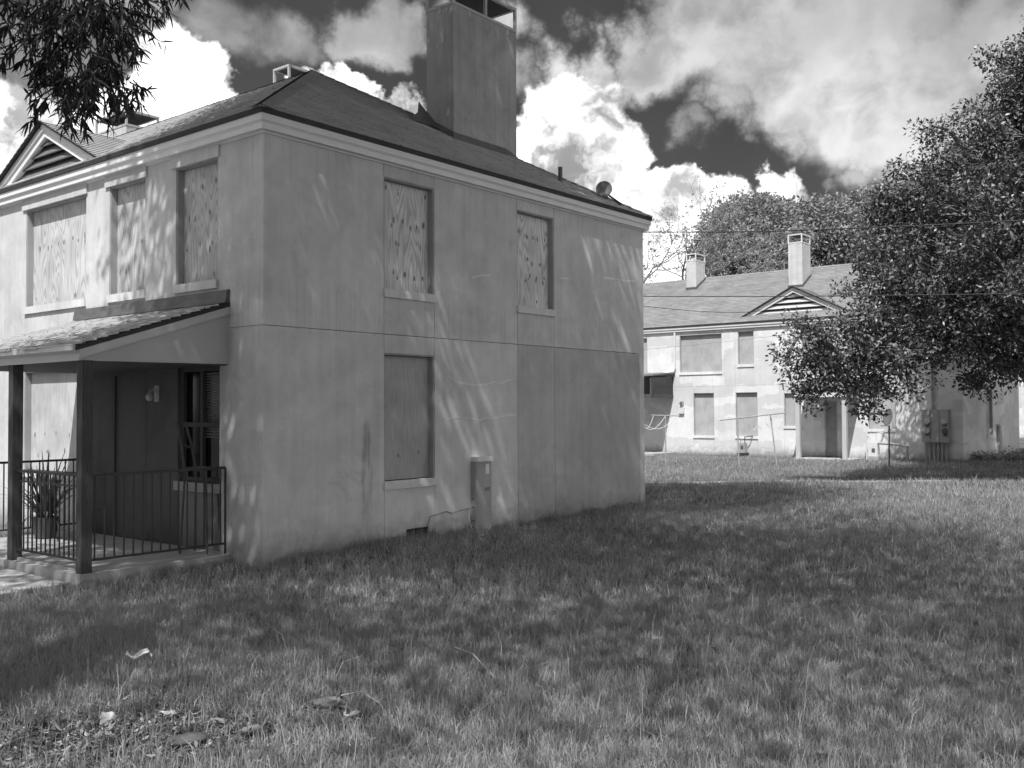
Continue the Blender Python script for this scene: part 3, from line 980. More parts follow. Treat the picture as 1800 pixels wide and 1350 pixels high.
fw = [(V2(1269.5), V2(1195.5), 3.52, 5.12, 2), (V2(1326), V2(1298), 3.78, 5.14, 1), (V2(1138.5), V2(1110), 3.52, 5.10, 1),
      (V2(1255), V2(1219), .80, 2.61, 1), (V2(1331.5), V2(1293), .80, 2.61, 1), (V2(1408), V2(1378), 1.24, 2.55, 1), (V2(1574.5), V2(1526), 1.15, 2.55, 1),
      (V2(1574.5), V2(1526), 3.6, 5.1, 1), (V2(1450), V2(1410), 3.6, 5.1, 1)]
dv0, dv1 = V2(1472), V2(1449)
dv2, dv3 = 13.7, 14.6
holes = [w_[:4] for w_ in fw] + [(dv0, dv1, 0.0, 2.25), (dv2, dv3, 0, 2.3), (15.6, 17.4, .9, 2.5), (15.6, 17.4, 3.5, 5.1), (19, 20, 3.5, 5.1)]
panels(far, 'y', L2 - .155, ROWS, holes, [[8.9, 18], [8.9, 18]], 0.003, {'*': 'stucco_far'}, {})
for i, w_ in enumerate(fw):
    window(far, 'y', *w_[:4], 'ply_far', w_[4], (), None, seed=40 + i, wall='stucco_far', tone=.94)
for i, h_ in enumerate(holes[-3:]):
    window(far, 'y', *h_, 'ply_far', 1, (), None, seed=60 + i, wall='stucco_far')
for a, b in ((dv0, dv1), (dv2, dv3)):
    d_ = MB().box(.06, .09, a + .05, b - .05, .05, 2.2).build('door', 'ply_far', far, tone=.7)
    mb = MB(); mb.box(.02, .14, a + .001, a + .05, 0, 2.249); mb.box(.02, .14, b - .05, b - .001, 0, 2.249); mb.box(.02, .14, a + .05, b - .05, 2.2, 2.249); mb.build('door_frame', 'stucco_far', d_, tone=.8)
feh = [(3.3, 4.3, 0.87, 2.64), (3.3, 4.3, 3.53, 5.09), (6.2, 7.2, 3.53, 5.09)]
panels(far, 'x', Wd - .155, ROWS, feh, [[2.2, 5.0], [2.2, 5.0]], .003, {'*': 'stucco_far'}, {})
for i, h_ in enumerate(feh):
    window(far, 'x', *h_, 'ply_far', 1, (), None, seed=70 + i, wall='stucco_far')
cornice(far, Wd, L2, 'white')
roof(far, Wd, L2, 'shingle_far', 23)
ca_ = F2(1385, 412, 2.6); cb_ = F2(1409.5, 411, 2.6)
chimney(far, 2.6, 3.5, cb_[1], ca_[1], ca_[2] - .40, 'chimney_far', .38, 'white', 0)
ca_ = F2(1206, 446, 3.3); cb_ = F2(1223, 446, 3.3)
chimney(far, 3.3, 4.2, cb_[1], ca_[1], ca_[2] - .36, 'chimney_far', .34, 'white', 0)
ga, gl = F2(1394, 505, .35), F2(1306, 556, .35)
gablet(far, ga[1], gl[1] - ga[1], 5.76, ga[2], .35, 'white', 'shingle_far', 4, 'trim')
# downspout
sv = V2(1188)
MB().tube([(-.06, sv, 5.27), (-.06, sv, 3.72), (-.10, sv + .05, 3.56), (-.4, sv + .55, 3.46), (-.5, sv + .9, 3.44)], .045, 8).build('downspout', 'white', far)
# left porch of the far house: shed roof on a beam with dark screens
pa, pb = V2(1184), V2(1184) + 3.9
prf = MB(); prf.prism([(-.002, pa - .1, 3.55), (-1.9, pa - .1, 3.40), (-1.9, pa - .1, 3.34), (-.002, pa - .1, 3.49)], (0, pb - pa, 0)); prf = prf.build('porch_roof', 'shingle_far', far)
MB().box(-1.85, -1.78, pa, pb, 2.42, 2.56).build('porch_beam', 'soffit', prf)
MB().box(-1.84, -.01, pa, pa + .06, 2.42, 2.56).build('porch_beam', 'soffit', prf)
for k in range(3):
    y0 = pa + .03 + k * 1.25
    MB().box(-1.83, -1.82, y0 + .05, y0 + 1.2, 2.57, 3.33).build('screen_panel', 'glass', prf)
    MB().box(-1.85, -1.79, y0 - .03, y0 + .05, 2.56, 3.35).build('screen_post', 'soffit', prf)
MB().box(-1.84, -.02, pa + .01, pa + .02, 2.57, 3.36).build('screen_panel', 'glass', prf)
MB().box(-1.9, -.002, pa - .12, pb + .1, -.3, .06).build('porch_slab', 'concrete', far)
for y in (pa + .75, pb - .2):
    MB().box(-1.88, -1.72, y, y + .16, .06, 2.42).build('porch_post', 'galv', far)
# right porch of the far house
qa, qb = dv0 - .95, dv1 + .55
prf = MB(); prf.prism([(-.002, qa - .1, 3.1), (-1.7, qa - .1, 2.62), (-1.7, qa - .1, 2.54), (-.002, qa - .1, 3.02)], (0, qb - qa + .2, 0)); prf = prf.build('porch_roof', 'shingle_far', far)
for y in (qa, qb - .03):
    mb = MB(); mb.prism([(-.002, y, 3.02), (-1.66, y, 2.55), (-1.66, y, 2.36), (-.002, y, 2.40)], (0, .03, 0)); mb.build('gable_board', 'trim', prf)
MB().box(-1.69, -1.661, qa, qb, 2.36, 2.54).build('fascia_board', 'white', prf)
for y in (qa + .02, qb - .2):
    MB().box(-1.62, -1.46, y, y + .16, .02, 2.36).build('porch_post', 'trim', far)
MB().box(-1.7, -.002, qa - .05, qb + .05, -.3, .02).build('porch_slab', 'concrete', far)
_RL = 24.0

# ---- a third house of the row, mostly hidden by the oak
third = copy_tree(far)
third['label'] = 'sliver of a pale house beyond the far right corner, behind the oak'
third.location = tuple(H(31.5, -17.0, -.12, O2))

# ------------------------------------------------------------------ paths
pth = MB()
cur = -2.0
while cur > -9:
    nx = cur - 1.25
    a_, b_, c_, d_ = [H(u, v, 0) for u, v in ((cur, .80), (nx + .012, .80), (nx + .012, 2.30), (cur, 2.30))]
    pts = [(p[0], p[1], float(gh(p[0], p[1])) + .045) for p in (a_, b_, c_, d_)]
    s_ = MB(); s_.prism([(p[0], p[1], p[2] - .12) for p in pts], (0, 0, .12))
    if cur == -2.0:
        path = s_.build('path', 'concrete'); tag(path, 'concrete walk of slabs leading out from the corner porch', None, kind='structure')
    else:
        s_.build('path_slab', 'concrete', path)
    cur = nx
# narrow worn walk crossing the far lawn
fp = MB(); prev = None
xs_ = np.linspace(-2, 40, 30)
for x in xs_:
    y = 25.6 + .004 * (x - 10)
    cur = ((x, y, float(gh(x, y)) + .012), (x, y + .35, float(gh(x, y + .35)) + .012))
    if prev:
        fp.poly([prev[0], cur[0], cur[1], prev[1]])
        fp.poly([(prev[0][0], prev[0][1], prev[0][2] - .1), (cur[0][0], cur[0][1], cur[0][2] - .1), cur[0], prev[0]])
    prev = cur
fpo = fp.build('footpath', 'concrete'); tag(fpo, 'thin pale footpath crossing the sunlit lawn in the distance', None, kind='structure')


# ------------------------------------------------------------------ foliage tools
def leaf_cloud(centers, per, sigma, ln, wd, r, up_bias=0.4, flat=0.8, tone_c=None):
    n = len(centers) * per
    c = np.repeat(centers, per, 0)
    off = r.normal(0, 1, (n, 3)); off *= (sigma * r.random((n, 1)) ** .33) / np.linalg.norm(off, axis=1, keepdims=True) * 1.6
    off[:, 2] *= flat
    p = c + off
    d = r.normal(0, 1, (n, 3)); d += off / sigma * .6; d /= np.linalg.norm(d, axis=1, keepdims=True)
    nn = r.normal(0, 1, (n, 3)); nn[:, 2] += up_bias * 2
    nn -= d * (nn * d).sum(1, keepdims=True); nn /= np.linalg.norm(nn, axis=1, keepdims=True)
    s = np.cross(d, nn)
    l = ln * (.7 + .6 * r.random((n, 1))); w_ = wd * (.7 + .6 * r.random((n, 1)))
    V = np.stack([p, p + d * l * .45 + s * w_ * .5 + nn * l * .06, p + d * l - nn * l * .08, p + d * l * .45 - s * w_ * .5 + nn * l * .06], 1).reshape(-1, 3)
    F = np.arange(n * 4).reshape(-1, 4)
    tc_ = np.repeat(r.random(len(centers)) if tone_c is None else tone_c, per)
    T = np.clip(.30 + .45 * (tc_ - .5) + r.normal(0, .18, n), 0, 1)
    return V, F, T


def limb(mb, a, b, r0, r1, r, sag=.12, n=6, sides=6):
    a = np.asarray(a, float); b = np.asarray(b, float); ln = np.linalg.norm(b - a)
    w1 = r.normal(0, .06 * ln, 3); w2 = r.normal(0, .06 * ln, 3)
    pts = []
    for i in range(n + 1):
        t = i / n
        p = a + (b - a) * t + w1 * math.sin(t * math.pi) + w2 * math.sin(2 * t * math.pi) * .6
        p[2] += sag * ln * math.sin(t * math.pi)
        pts.append(p)
    mb.tube(pts, [r0 + (r1 - r0) * (i / n) ** .8 for i in range(n + 1)], sides, caps=False)
    return pts


def tree(name, label, base, h_fork, r_trunk, lobes, leaf, lmat, bmat, k_cl, per, sigma, seed, group=None, keep=None, lean=(0, 0), shell=.5, flat=.8, twig_r=.012, limb_k=.55, dens=None):
    """trunk with limbs to each lobe, twigs to each leaf clump; lobes are (x,y,z,r)"""
    r = np.random.default_rng(seed)
    base = np.asarray(base, float)
    t = thing(name, label, 'tree', base, 0, group)
    mb = MB()
    fork = base + np.array([lean[0], lean[1], h_fork])
    prof = [(0, 1.75), (.06, 1.35), (.16, 1.12), (.45, 1.0), (.8, .95), (1.0, .9)]
    mb.tube([base + (fork - base) * f + np.array([0, 0, -.15 if f == 0 else 0]) for f, _ in prof], [r_trunk * q for _, q in prof], 12)
    cl = []; lobes = np.array(lobes, float)
    order = np.argsort(np.linalg.norm(lobes[:, :3] - fork, axis=1))
    nodes = [fork]
    for i in order:
        c = lobes[i, :3]; rad = lobes[i, 3]
        near_ = min(nodes, key=lambda q: np.linalg.norm(q - c) + .35 * np.linalg.norm(q - fork))
        dist = np.linalg.norm(c - fork)
        r0 = max(r_trunk * limb_k * math.exp(-np.linalg.norm(near_ - fork) / 6.0), .09 * limb_k)
        r0 = min(r0, .10 * rad + .015)
        pts = limb(mb, near_, c, min(r0, r_trunk), min(.035, r0 * .6), r, .06, 6, 6)
        nodes += pts[2:]
        n = max(int(k_cl * rad ** 2.2 * (1 if dens is None else dens(c))), 3)
        d = r.normal(0, 1, (n, 3)); d /= np.linalg.norm(d, axis=1, keepdims=True)
        q = c + d * rad * (shell + (1 - shell) * r.random((n, 1))) * np.array([1, 1, flat])
        if keep is not None:
            q = q[keep(q)]
        for p in q:
            s = pts[int(r.integers(3, len(pts)))]
            m_ = (s + p) / 2 + r.normal(0, .12 * rad, 3)
            mb.tube([s, m_, p], [twig_r * 1.6, twig_r, twig_r * .4], 3, caps=False)
        cl.append(q)
    mb.v = [tuple(np.asarray(v) - base) for v in mb.v]
    mb.build('trunk', bmat, t, smooth=True)
    cl = np.concatenate(cl)
    V, F, T = leaf_cloud(cl, per, sigma, leaf[0], leaf[1], r)
    if keep is not None:
        ok = keep(V.reshape(-1, 4, 3)[:, 0]); V = V.reshape(-1, 4, 3)[ok].reshape(-1, 3); F = np.arange(len(V)).reshape(-1, 4); T = T[ok]
    np_mesh('crown', V - base, F, lmat, t, tone=T)
    return t


def P(px, py, y):
    return at_y(px, py, y)


def lob(lst):
    return [(*P(px, py, y), r) for px, py, y, r in lst]


# ---- the live oak on the right
oak_l = lob([(1415, 640, 25.2, .75), (1450, 610, 25, .85), (1470, 660, 25, .9), (1440, 695, 25.4, .5), (1510, 640, 25, 1.2), (1530, 700, 25.6, .55), (1575, 640, 25.6, 1.1),
             (1560, 560, 25.6, 1.2), (1540, 490, 26, .75), (1610, 560, 25, 1.3), (1590, 440, 26, 1.2), (1560, 385, 26.5, .65), (1660, 480, 25, 1.5), (1640, 350, 26, 1.15),
             (1600, 320, 26.4, .7), (1700, 380, 25, 1.5), (1690, 260, 26, 1.1), (1740, 300, 25.5, 1.2), (1720, 560, 24.6, 1.3), (1690, 610, 24.8, .75), (1770, 480, 24, 1.6),
             (1790, 610, 24.4, 1.0), (1760, 660, 25, .55), (1720, 680, 25.3, .40), (1745, 200, 26.2, .85), (1790, 130, 26.2, .9), (1800, 240, 25.4, 1.3), (1830, 360, 24, 1.6),
             (1850, 560, 24, 1.5), (1850, 660, 25, .8), (1870, 180, 25.5, 1.7), (1880, 60, 26, 1.3), (1950, 300, 24, 2.2), (1960, 500, 24, 2.2), (1960, 120, 25.5, 2.2),
             (2080, 250, 25, 2.6), (2080, 450, 25, 2.6), (2060, 30, 27, 2.4), (2200, 200, 26, 2.8), (2220, 400, 26, 2.6), (2320, 320, 27, 2.4), (1640, 470, 28.5, 1.5),
             (1750, 380, 29, 1.9), (1850, 300, 29.5, 2.2), (1960, 420, 30, 2.4), (2080, 330, 30, 2.6), (1840, 500, 28.5, 1.6), (2150, 520, 28, 2.2), (1900, 200, 29, 2.2),
             (1690, 480, 32, 1.7), (1650, 440, 32.5, 1.3), (1760, 430, 33, 2.2), (1735, 540, 32.5, 1.5), (1810, 480, 33, 2.2), (1675, 560, 33, 1.0), (1830, 380, 32, 2.2), (1640, 530, 33, .9), (1890, 480, 34, 2.2), (1800, 570, 34, 1.5), (1668, 450, 34.3, 1.4), (1690, 410, 33.8, 1.7), 
             (1775, 470, 37.4, 1.9), (1805, 410, 37.8, 2.2), (1745, 470, 36.5, 1.5), (1840, 470, 38.5, 2.2), (1880, 420, 40, 2.4)])
ro = np.random.default_rng(88)
sub = []
for (x_, y_, z_, r_) in oak_l:
    for k in range(3):
        d_ = ro.normal(0, 1, 3); d_[1] -= .3; d_[2] = abs(d_[2]) if z_ < 3.6 else d_[2]; d_ /= np.linalg.norm(d_)
        sub.append((*(np.array([x_, y_, z_]) + d_ * r_ * ro.uniform(.85, 1.12)), r_ * ro.uniform(.28, .45)))
oak_l = oak_l + sub
oak_base = P(2040, 795, 27.0); oak_base[2] = float(gh(oak_base[0], oak_base[1]))
tree('live_oak_tree', 'broad dark live oak spreading in front of the far house at right', oak_base, 2.6, .55, oak_l, (.125, .058), 'leaf', 'bark_oak', 27, 44, .215, 101, shell=.6, limb_k=.7)

# ---- background trees behind the far house
bt = [('crown of the dense tree behind the two chimneys of the far house', [(1290, 420, 66, 2.6), (1330, 400, 66, 2.4), (1275, 440, 66, 1.4), (1350, 440, 65, 2.6), (1310, 460, 65, 2.8), (1300, 385, 67, 1.6), (1345, 375, 67, 1.5)], (1310, 66), 1.0),
      ('paler tree crown rising behind the taller chimney of the far house', [(1400, 410, 70, 2.6), (1440, 400, 70, 2.4), (1370, 400, 70, 1.9), (1420, 440, 69, 2.8), (1470, 430, 69, 2.6), (1450, 380, 71, 1.4)], (1420, 70), 1.0),
      ('tree crown peeking between the chimney and the live oak', [(1510, 400, 74, 2.6), (1540, 370, 74, 2.2), (1500, 440, 73, 2.8), (1560, 420, 74, 3.0), (1600, 440, 74, 3), (1480, 385, 75, 1.6)], (1530, 74), 1.0)]
for i, (lb, ls, (bx_, by_), s_) in enumerate(bt):
    b0 = P(bx_, 740, by_); b0[2] = -.15
    tree('background_tree', lb, b0, 6.0, .35, lob(ls), (.30, .15), 'leaf_far', 'bark', 27, 42, .55, 130 + i, 'trees behind the far house', twig_r=.03)


# ---- sparse pale tree
def bare_tree(name, label, base, height, spread, seed):
    r = np.random.default_rng(seed)
    base = np.asarray(base, float)
    t = thing(name, label, 'tree', base)
    mb = MB(); tips = []
    def grow(p, d, ln, rad, lev):
        d = d / np.linalg.norm(d); pts = [p]
        for i in range(3):
            d = d + r.normal(0, .16, 3); d /= np.linalg.norm(d)
            pts.append(pts[-1] + d * ln / 3)
        mb.tube(pts, [rad, rad * .85, rad * .72, rad * .6], 4 if lev > 1 else 7, caps=False)
        if lev >= 7:
            tips.append(pts[-1]); return
        for i in range(2 if lev > 0 else 4):
            nd = d + r.normal(0, .46 + .03 * lev, 3); nd[2] += .12
            grow(pts[-1], nd, ln * (.80 if lev else .7), rad * .62, lev + 1)
        if lev >= 2:
            grow(pts[1 + int(r.integers(0, 2))], d + r.normal(0, .8, 3), ln * .7, rad * .45, lev + 1)
            tips.append(pts[2])
    grow(np.zeros(3), np.array([0, 0, 1.0]), height * .36, .26, 0)
    mb.build('trunk', 'bark_pale', t, smooth=True)
    tp = np.array(tips)
    tp = tp[r.random(len(tp)) < .30]
    V, F, T = leaf_cloud(tp, 5, .13, .18, .08, r)
    np_mesh('crown', V, F, 'leaf_far', t, tone=np.clip(T + .25, 0, 1))
    return t


b0 = P(1190, 740, 58); b0[2] = -.15
bare_tree('bare_tree', 'sparse pale-barked tree behind the roof, left of the smaller chimney', b0, 13.0, 5, 5)


# ---- big shade tree at the left of the viewer and its neighbour behind
def keep1(q):
    return (q[:, 2] > 2.6 + .455 * np.maximum(q[:, 1], 0) + .02 * np.abs(q[:, 0])) | (q[:, 1] < .5)


rl = np.random.default_rng(77)
l1 = []
for x in np.arange(-6.4, 3.2, 1.9):
    for y in np.arange(0.5, 16.5, 1.9):
        if x < -4.6 and y > 7.5: continue
        if x > 0.5 and y < 2: continue
        zc = 9.0 + .16 * y + 1.6 * rl.random() + (1.2 if y > 9 else 0)
        l1.append((x + rl.normal(0, .4), y + rl.normal(0, .4), zc, 1.25 + .5 * rl.random()))
        if rl.random() < .5:
            l1.append((x + rl.normal(0, .5), y + rl.normal(0, .5), zc + 2.0, 1.2))
sh_base = np.array([-3.95, 4.35, 0.0]); sh_base[2] = float(gh(-3.95, 4.35))
shade1 = tree('willow_oak_tree', 'overhanging narrow-leaved tree at upper left, its root flare at the lower left corner', sh_base, 5.4, .46, l1, (.20, .078), 'leaf_canopy', 'bark', 15.0, 58, 1.05, 201, keep=keep1, lean=(-.1, .3), limb_k=.22, dens=lambda c: .34 + (1.2 if c[0] < -.3 else .42 if c[1] > 10.5 else .02) * min(max((c[1] - 4.5) / 3, 0), 1) + (.5 if c[1] > 12 and c[0] < -.9 else 0) - (.12 if c[0] > .5 and c[1] > 9 else 0))
l2 = []
for x in np.arange(2.6, 13, 2.1):
    for y in np.arange(-5, 9.5, 2.0):
        zc = 9.2 + .12 * max(y, 0) + 2.0 * rl.random()
        l2.append((x + rl.normal(0, .5), y + rl.normal(0, .5), zc, 1.3 + .5 * rl.random()))
b2 = np.array([6.5, -4.5, 0.0]); b2[2] = float(gh(6.5, -4.5))
tree('willow_oak_tree', 'neighbouring shade tree behind the viewer that darkens the right lawn', b2, 5.6, .42, l2, (.19, .07), 'leaf_canopy', 'bark', 8.2, 48, 1.5, 207, keep=keep1, limb_k=.22, dens=lambda c: 1.0 if c[1] < 4.5 else .5)

# roots of the near tree running into view
rt = MB()
for (x1, y1, r0) in ((-2.62, 5.5, .12), (-2.55, 5.15, .11), (-2.9, 6.1, .12), (-2.7, 4.6, .12)):
    a = np.array([-3.85, 4.4]); b = np.array([x1, y1]); pts = []; rad = []
    for k in range(9):
        t_ = k / 8; p = a + (b - a) * t_ + np.array([.05 * math.sin(5 * t_ + x1), .05 * math.cos(4 * t_)])
        zz = float(gh(p[0], p[1])) + .30 * (1 - t_) ** 2 + .03 - .06 * t_
        pts.append(np.array([p[0], p[1], zz]) - sh_base); rad.append(r0 * (1.25 - 1.0 * t_))
    rt.tube(pts, rad, 9)
rt.build('root_flare', 'bark', shade1, smooth=True)

# hanging sprays of narrow leaves at the upper left
r = np.random.default_rng(303)
sp = MB(); LV = []
def spray(px0, py0, px1, py1, y, nleaf, bend=18, sub=True):
    a = P(px0, py0, y); b = P(px1, py1, y + r.normal(0, .12))
    c = P((px0 + px1) / 2 + r.normal(0, bend), (py0 + py1) / 2 + r.normal(0, bend * .5), y + r.normal(0, .15))
    pts = [(1 - t) ** 2 * a + 2 * t * (1 - t) * c + t * t * b for t in np.linspace(0, 1, 9)]
    sp.tube([p - sh_base for p in pts], [.0065 - .005 * i / 8 for i in range(9)], 4, caps=False)
    for i in range(nleaf):
        t = .12 + .88 * (i + r.random()) / nleaf
        k = min(int(t * 8), 7); f = t * 8 - k
        p = pts[k] * (1 - f) + pts[k + 1] * f
        ax_ = pts[k + 1] - pts[k]; ax_ /= np.linalg.norm(ax_)
        d = ax_ * (.45 + .3 * r.random()) + r.normal(0, .55, 3) + np.array([0, 0, -.45]); d /= np.linalg.norm(d)
        LV.append((p, d))
    return pts
main = [((20, -70), (22, 95)), ((-30, -40), (5, 85)), ((60, -80), (48, 120)), ((95, -80), (80, 150)), ((130, -70), (118, 190)), ((165, -80), (150, 215)), ((190, -70), (185, 205)),
        ((215, -70), (215, 170)), ((235, -60), (238, 125)), ((150, -60), (100, 200)), ((175, -60), (205, 190)), ((120, -60), (150, 150)), ((255, -80), (300, 30)), ((270, -70), (285, 25)), ((225, -60), (262, 40)),
        ((100, -50), (55, 140)), ((200, -40), (250, 100)), ((60, -60), (100, 90)), ((10, -70), (60, 70)), ((310, -90), (322, 5)), ((200, -60), (205, 95))]
for (a, b) in main:
    yy = 6.9 + r.normal(0, .35)
    pts = spray(*a, *b, yy, 34)
for k in range(230):
    cx, cy = r.normal(150, 52), r.normal(112, 62)
    if r.random() < .30: cx, cy = r.uniform(0, 250), r.uniform(-20, 50)
    dx = (cx - 150) * .35 + r.normal(0, 18)
    if cx + dx > 262 and cy > 40: continue
    if cx < 45 and cy > 95: continue
    if cy > 215 - .0035 * (cx - 155) ** 2: continue
    spray(cx, cy, cx + dx, cy + r.uniform(8, 42), 6.9 + r.normal(0, .4), 15, 8)
sp.build('hanging_twigs', 'bark', shade1, smooth=True)
p = np.array([q[0] for q in LV]); d = np.array([q[1] for q in LV]); n = len(p)
nn = r.normal(0, 1, (n, 3)); nn -= d * (nn * d).sum(1, keepdims=True); nn /= np.linalg.norm(nn, axis=1, keepdims=True); s = np.cross(d, nn)
ll = .088 * (.65 + .6 * r.random((n, 1))); ww = .0165 * (.75 + .5 * r.random((n, 1)))
rows_ = []
for f, wf in ((0, .12), (.3, .95), (.65, .8), (1.0, .05)):
    c = p + d * ll * f - np.array([0, 0, 1.0]) * (ll * .22 * f * f) + nn * ll * .05 * math.sin(f * 3)
    rows_ += [c - s * ww * wf * .5, c + s * ww * wf * .5]
V = np.stack(rows_, 1).reshape(-1, 3) - sh_base
b_ = np.arange(n)[:, None] * 8
F = np.concatenate([np.concatenate([b_ + 2 * k, b_ + 2 * k + 1, b_ + 2 * k + 3, b_ + 2 * k + 2], 1) for k in range(3)], 0)
np_mesh('hanging_leaves', V, F, 'leaf_willow_shaded', shade1, tone=np.tile(np.clip(r.normal(.4, .2, n), 0, 1), 3))
# bough that carries the sprays
bo = MB(); r = np.random.default_rng(5)
q0 = sh_base + np.array([-.1, .3, 5.3])
for tgt in (P(60, -90, 6.9), P(160, -110, 6.9), P(250, -110, 7.0)):
    limb(bo, q0, tgt, .09, .012, r, .12, 8, 6)
bo.v = [tuple(np.asarray(v) - sh_base) for v in bo.v]
bo.build('bough', 'bark', shade1, smooth=True)


# ------------------------------------------------------------------ overhead cables
def cable(name, label, pts, y, rad, mat='cable', ext=True):
    w3 = [P(px, py, yy) for (px, py), yy in zip(pts, y)]
    if ext:
        w3 = [w3[0] + (w3[0] - w3[1]) * .6] + w3 + [w3[-1] + (w3[-1] - w3[-2]) * .8]
    # smooth by Catmull-Rom
    out = []
    q = [w3[0]] + w3 + [w3[-1]]
    for i in range(1, len(q) - 2):
        for k in range(6):
            t = k / 6
            out.append(.5 * ((2 * q[i]) + (-q[i - 1] + q[i + 1]) * t + (2 * q[i - 1] - 5 * q[i] + 4 * q[i + 1] - q[i + 2]) * t * t + (-q[i - 1] + 3 * q[i] - 3 * q[i + 1] + q[i + 2]) * t ** 3))
    out.append(q[-2])
    o = MB().tube(out, rad, 6).build(name, mat, smooth=True)
    return tag(o, label, 'cable', 'overhead cables')


cable('overhead_cable', 'highest overhead cable, crossing in front of the background treetops and oak', [(1135, 408), (1330, 407), (1500, 401), (1650, 395), (1800, 387)], (24, 23, 22, 21.2, 20.5), .013)
cable('overhead_cable', 'taut straight cable crossing the far roof and gablet at mid height', [(1130, 521), (1350, 521), (1580, 519), (1800, 516)], (24, 23, 22, 21), .011)
cable('overhead_cable', 'slack drooping cable across the lower part of the far roof', [(1128, 538), (1180, 543), (1240, 548), (1300, 549), (1345, 546)], (31, 32, 33.5, 35, 36), .010, ext=False)
cable('overhead_cable', 'thin rising wire in front of the upper windows of the far house', [(1128, 615), (1200, 608), (1290, 599), (1375, 589)], (30, 31, 32, 33), .006, 'cable_pale')


# ------------------------------------------------------------------ small things by the near house
def house_thing(name, label, cat, O, group=None):
    return thing(name, label, cat, O, HROT, group)


# utility pedestal on the end wall (half-hexagon sheet steel column)
def pedestal(name, label, O, u, z0=-.05, z1=1.06, group='utility pedestals on end walls'):
    t = house_thing(name, label, 'utility box', O, group)
    prof = [(u, -.001), (u, -.085), (u + .012, -.108), (u + .035, -.12), (u + .335, -.12), (u + .358, -.108), (u + .37, -.085), (u + .37, -.001)]
    MB().prism([(x, y, z0 - .15) for x, y in prof], (0, 0, z1 - z0 + .15)).build('housing', 'galv', t)
    cap = [(u - .015, .0), (u - .015, -.10), (u + .02, -.14), (u + .35, -.14), (u + .385, -.10), (u + .385, 0)]
    MB().prism([(x, y - .001, z1 + .002) for x, y in cap], (0, 0, .075)).build('cap', 'white', t)
    MB().box(u + .205, u + .285, -.124, -.121, z1 - .19, z1 - .04).build('paper_label', 'label', t)
    tb = MB().box(u + .195, u + .295, -.124, -.121, z1 - .44, z1 - .40).build('name_plate', 'print', t)
    for k in range(4):
        MB().box(u + .207 + k * .02, u + .219 + k * .02, -.1255, -.1242, z1 - .43, z1 - .41).build('lettering', 'galv', tb)
    for i, zz in enumerate((.55, .42, .22, .12)):
        MB().tube([(u + .001, -.05, z0 + zz), (u - .008, -.05, z0 + zz)], .012, 8).build('bolt', 'iron', t)
    return t


ped = pedestal('utility_pedestal', 'tall grey steel utility box standing against the near house end wall', O1, 3.82)
# thin cable lying along the wall foot
t = house_thing('wall_cable', 'thin pale cable sagging along the wall foot to the utility box', 'cable', O1)
pts = [endw(*q, v=-.03) for q in ((752, 925), (756, 908), (768, 905), (785, 899), (796, 902), (810, 897), (826, 894))]
MB().tube(pts, .008, 5).build('cable', 'cable_pale', t)
pts = [endw(*q, v=-.06) for q in ((826, 896), (824, 912), (829, 928), (836, 938))]
MB().tube(pts, .009, 5).build('cable_tail', 'rope', t)

# dish on the near roof
dq = None
for vv in np.arange(.3, 5, .05):
    q = endw(1062, 356, vv)
    if roof_z(q[0], vv) >= q[2]:
        dq = q; break
if dq is None:
    dq = endw(1062, 356, .8)
t = house_thing('roof_dish', 'small satellite dish with tripod legs on the near roof hip', 'satellite dish', O1)
ctr = np.array([dq[0], dq[1], dq[2] + .24])
def dish(parent, c, nrm, rad, mat='dish', depth=.22, name='reflector'):
    nrm = np.asarray(nrm, float); nrm /= np.linalg.norm(nrm)
    u_ = np.cross(nrm, (0, 0, 1)); u_ /= np.linalg.norm(u_); v_ = np.cross(u_, nrm)
    mb = MB(); ns = 18
    rings = [(0, 0), (.35, .12), (.65, .42), (.88, .77), (1, 1)]
    for k, (rr_, dd) in enumerate(rings):
        for side in ((0,) if k == 0 else range(ns)):
            an = 2 * math.pi * side / ns
            mb.v.append(tuple(np.asarray(c) + rad * rr_ * (math.cos(an) * u_ + 1.1 * math.sin(an) * v_) + nrm * rad * depth * dd))
    for s_ in range(ns):
        mb.f.append((0, 1 + s_, 1 + (s_ + 1) % ns)); mb.m.append(0)
    for k in range(1, len(rings) - 1):
        b0_ = 1 + (k - 1) * ns
        for s_ in range(ns):
            s2 = (s_ + 1) % ns
            mb.f.append((b0_ + s_, b0_ + ns + s_, b0_ + ns + s2, b0_ + s2)); mb.m.append(0)
    o = mb.build(name, mat, parent, smooth=True)
    md = o.modifiers.new('thick', 'SOLIDIFY'); md.thickness = .015
    return o
dish(t, ctr, (-.75, -.45, .3), .155)
for (du, dv) in ((.15, -.35), (.55, -.1), (.62, .25)):
    f_ = np.array([dq[0] + du, dq[1] + dv, roof_z(dq[0] + du, dq[1] + dv)])
    MB().tube([ctr + np.array([.06, 0, -.05]), f_], .014, 6).build('leg', 'iron', t)
MB().tube([ctr + np.array([0.05, 0, -.15]), (dq[0] + .05, dq[1], roof_z(dq[0] + .05, dq[1]) - .03)], .02, 6).build('mast', 'iron', t)

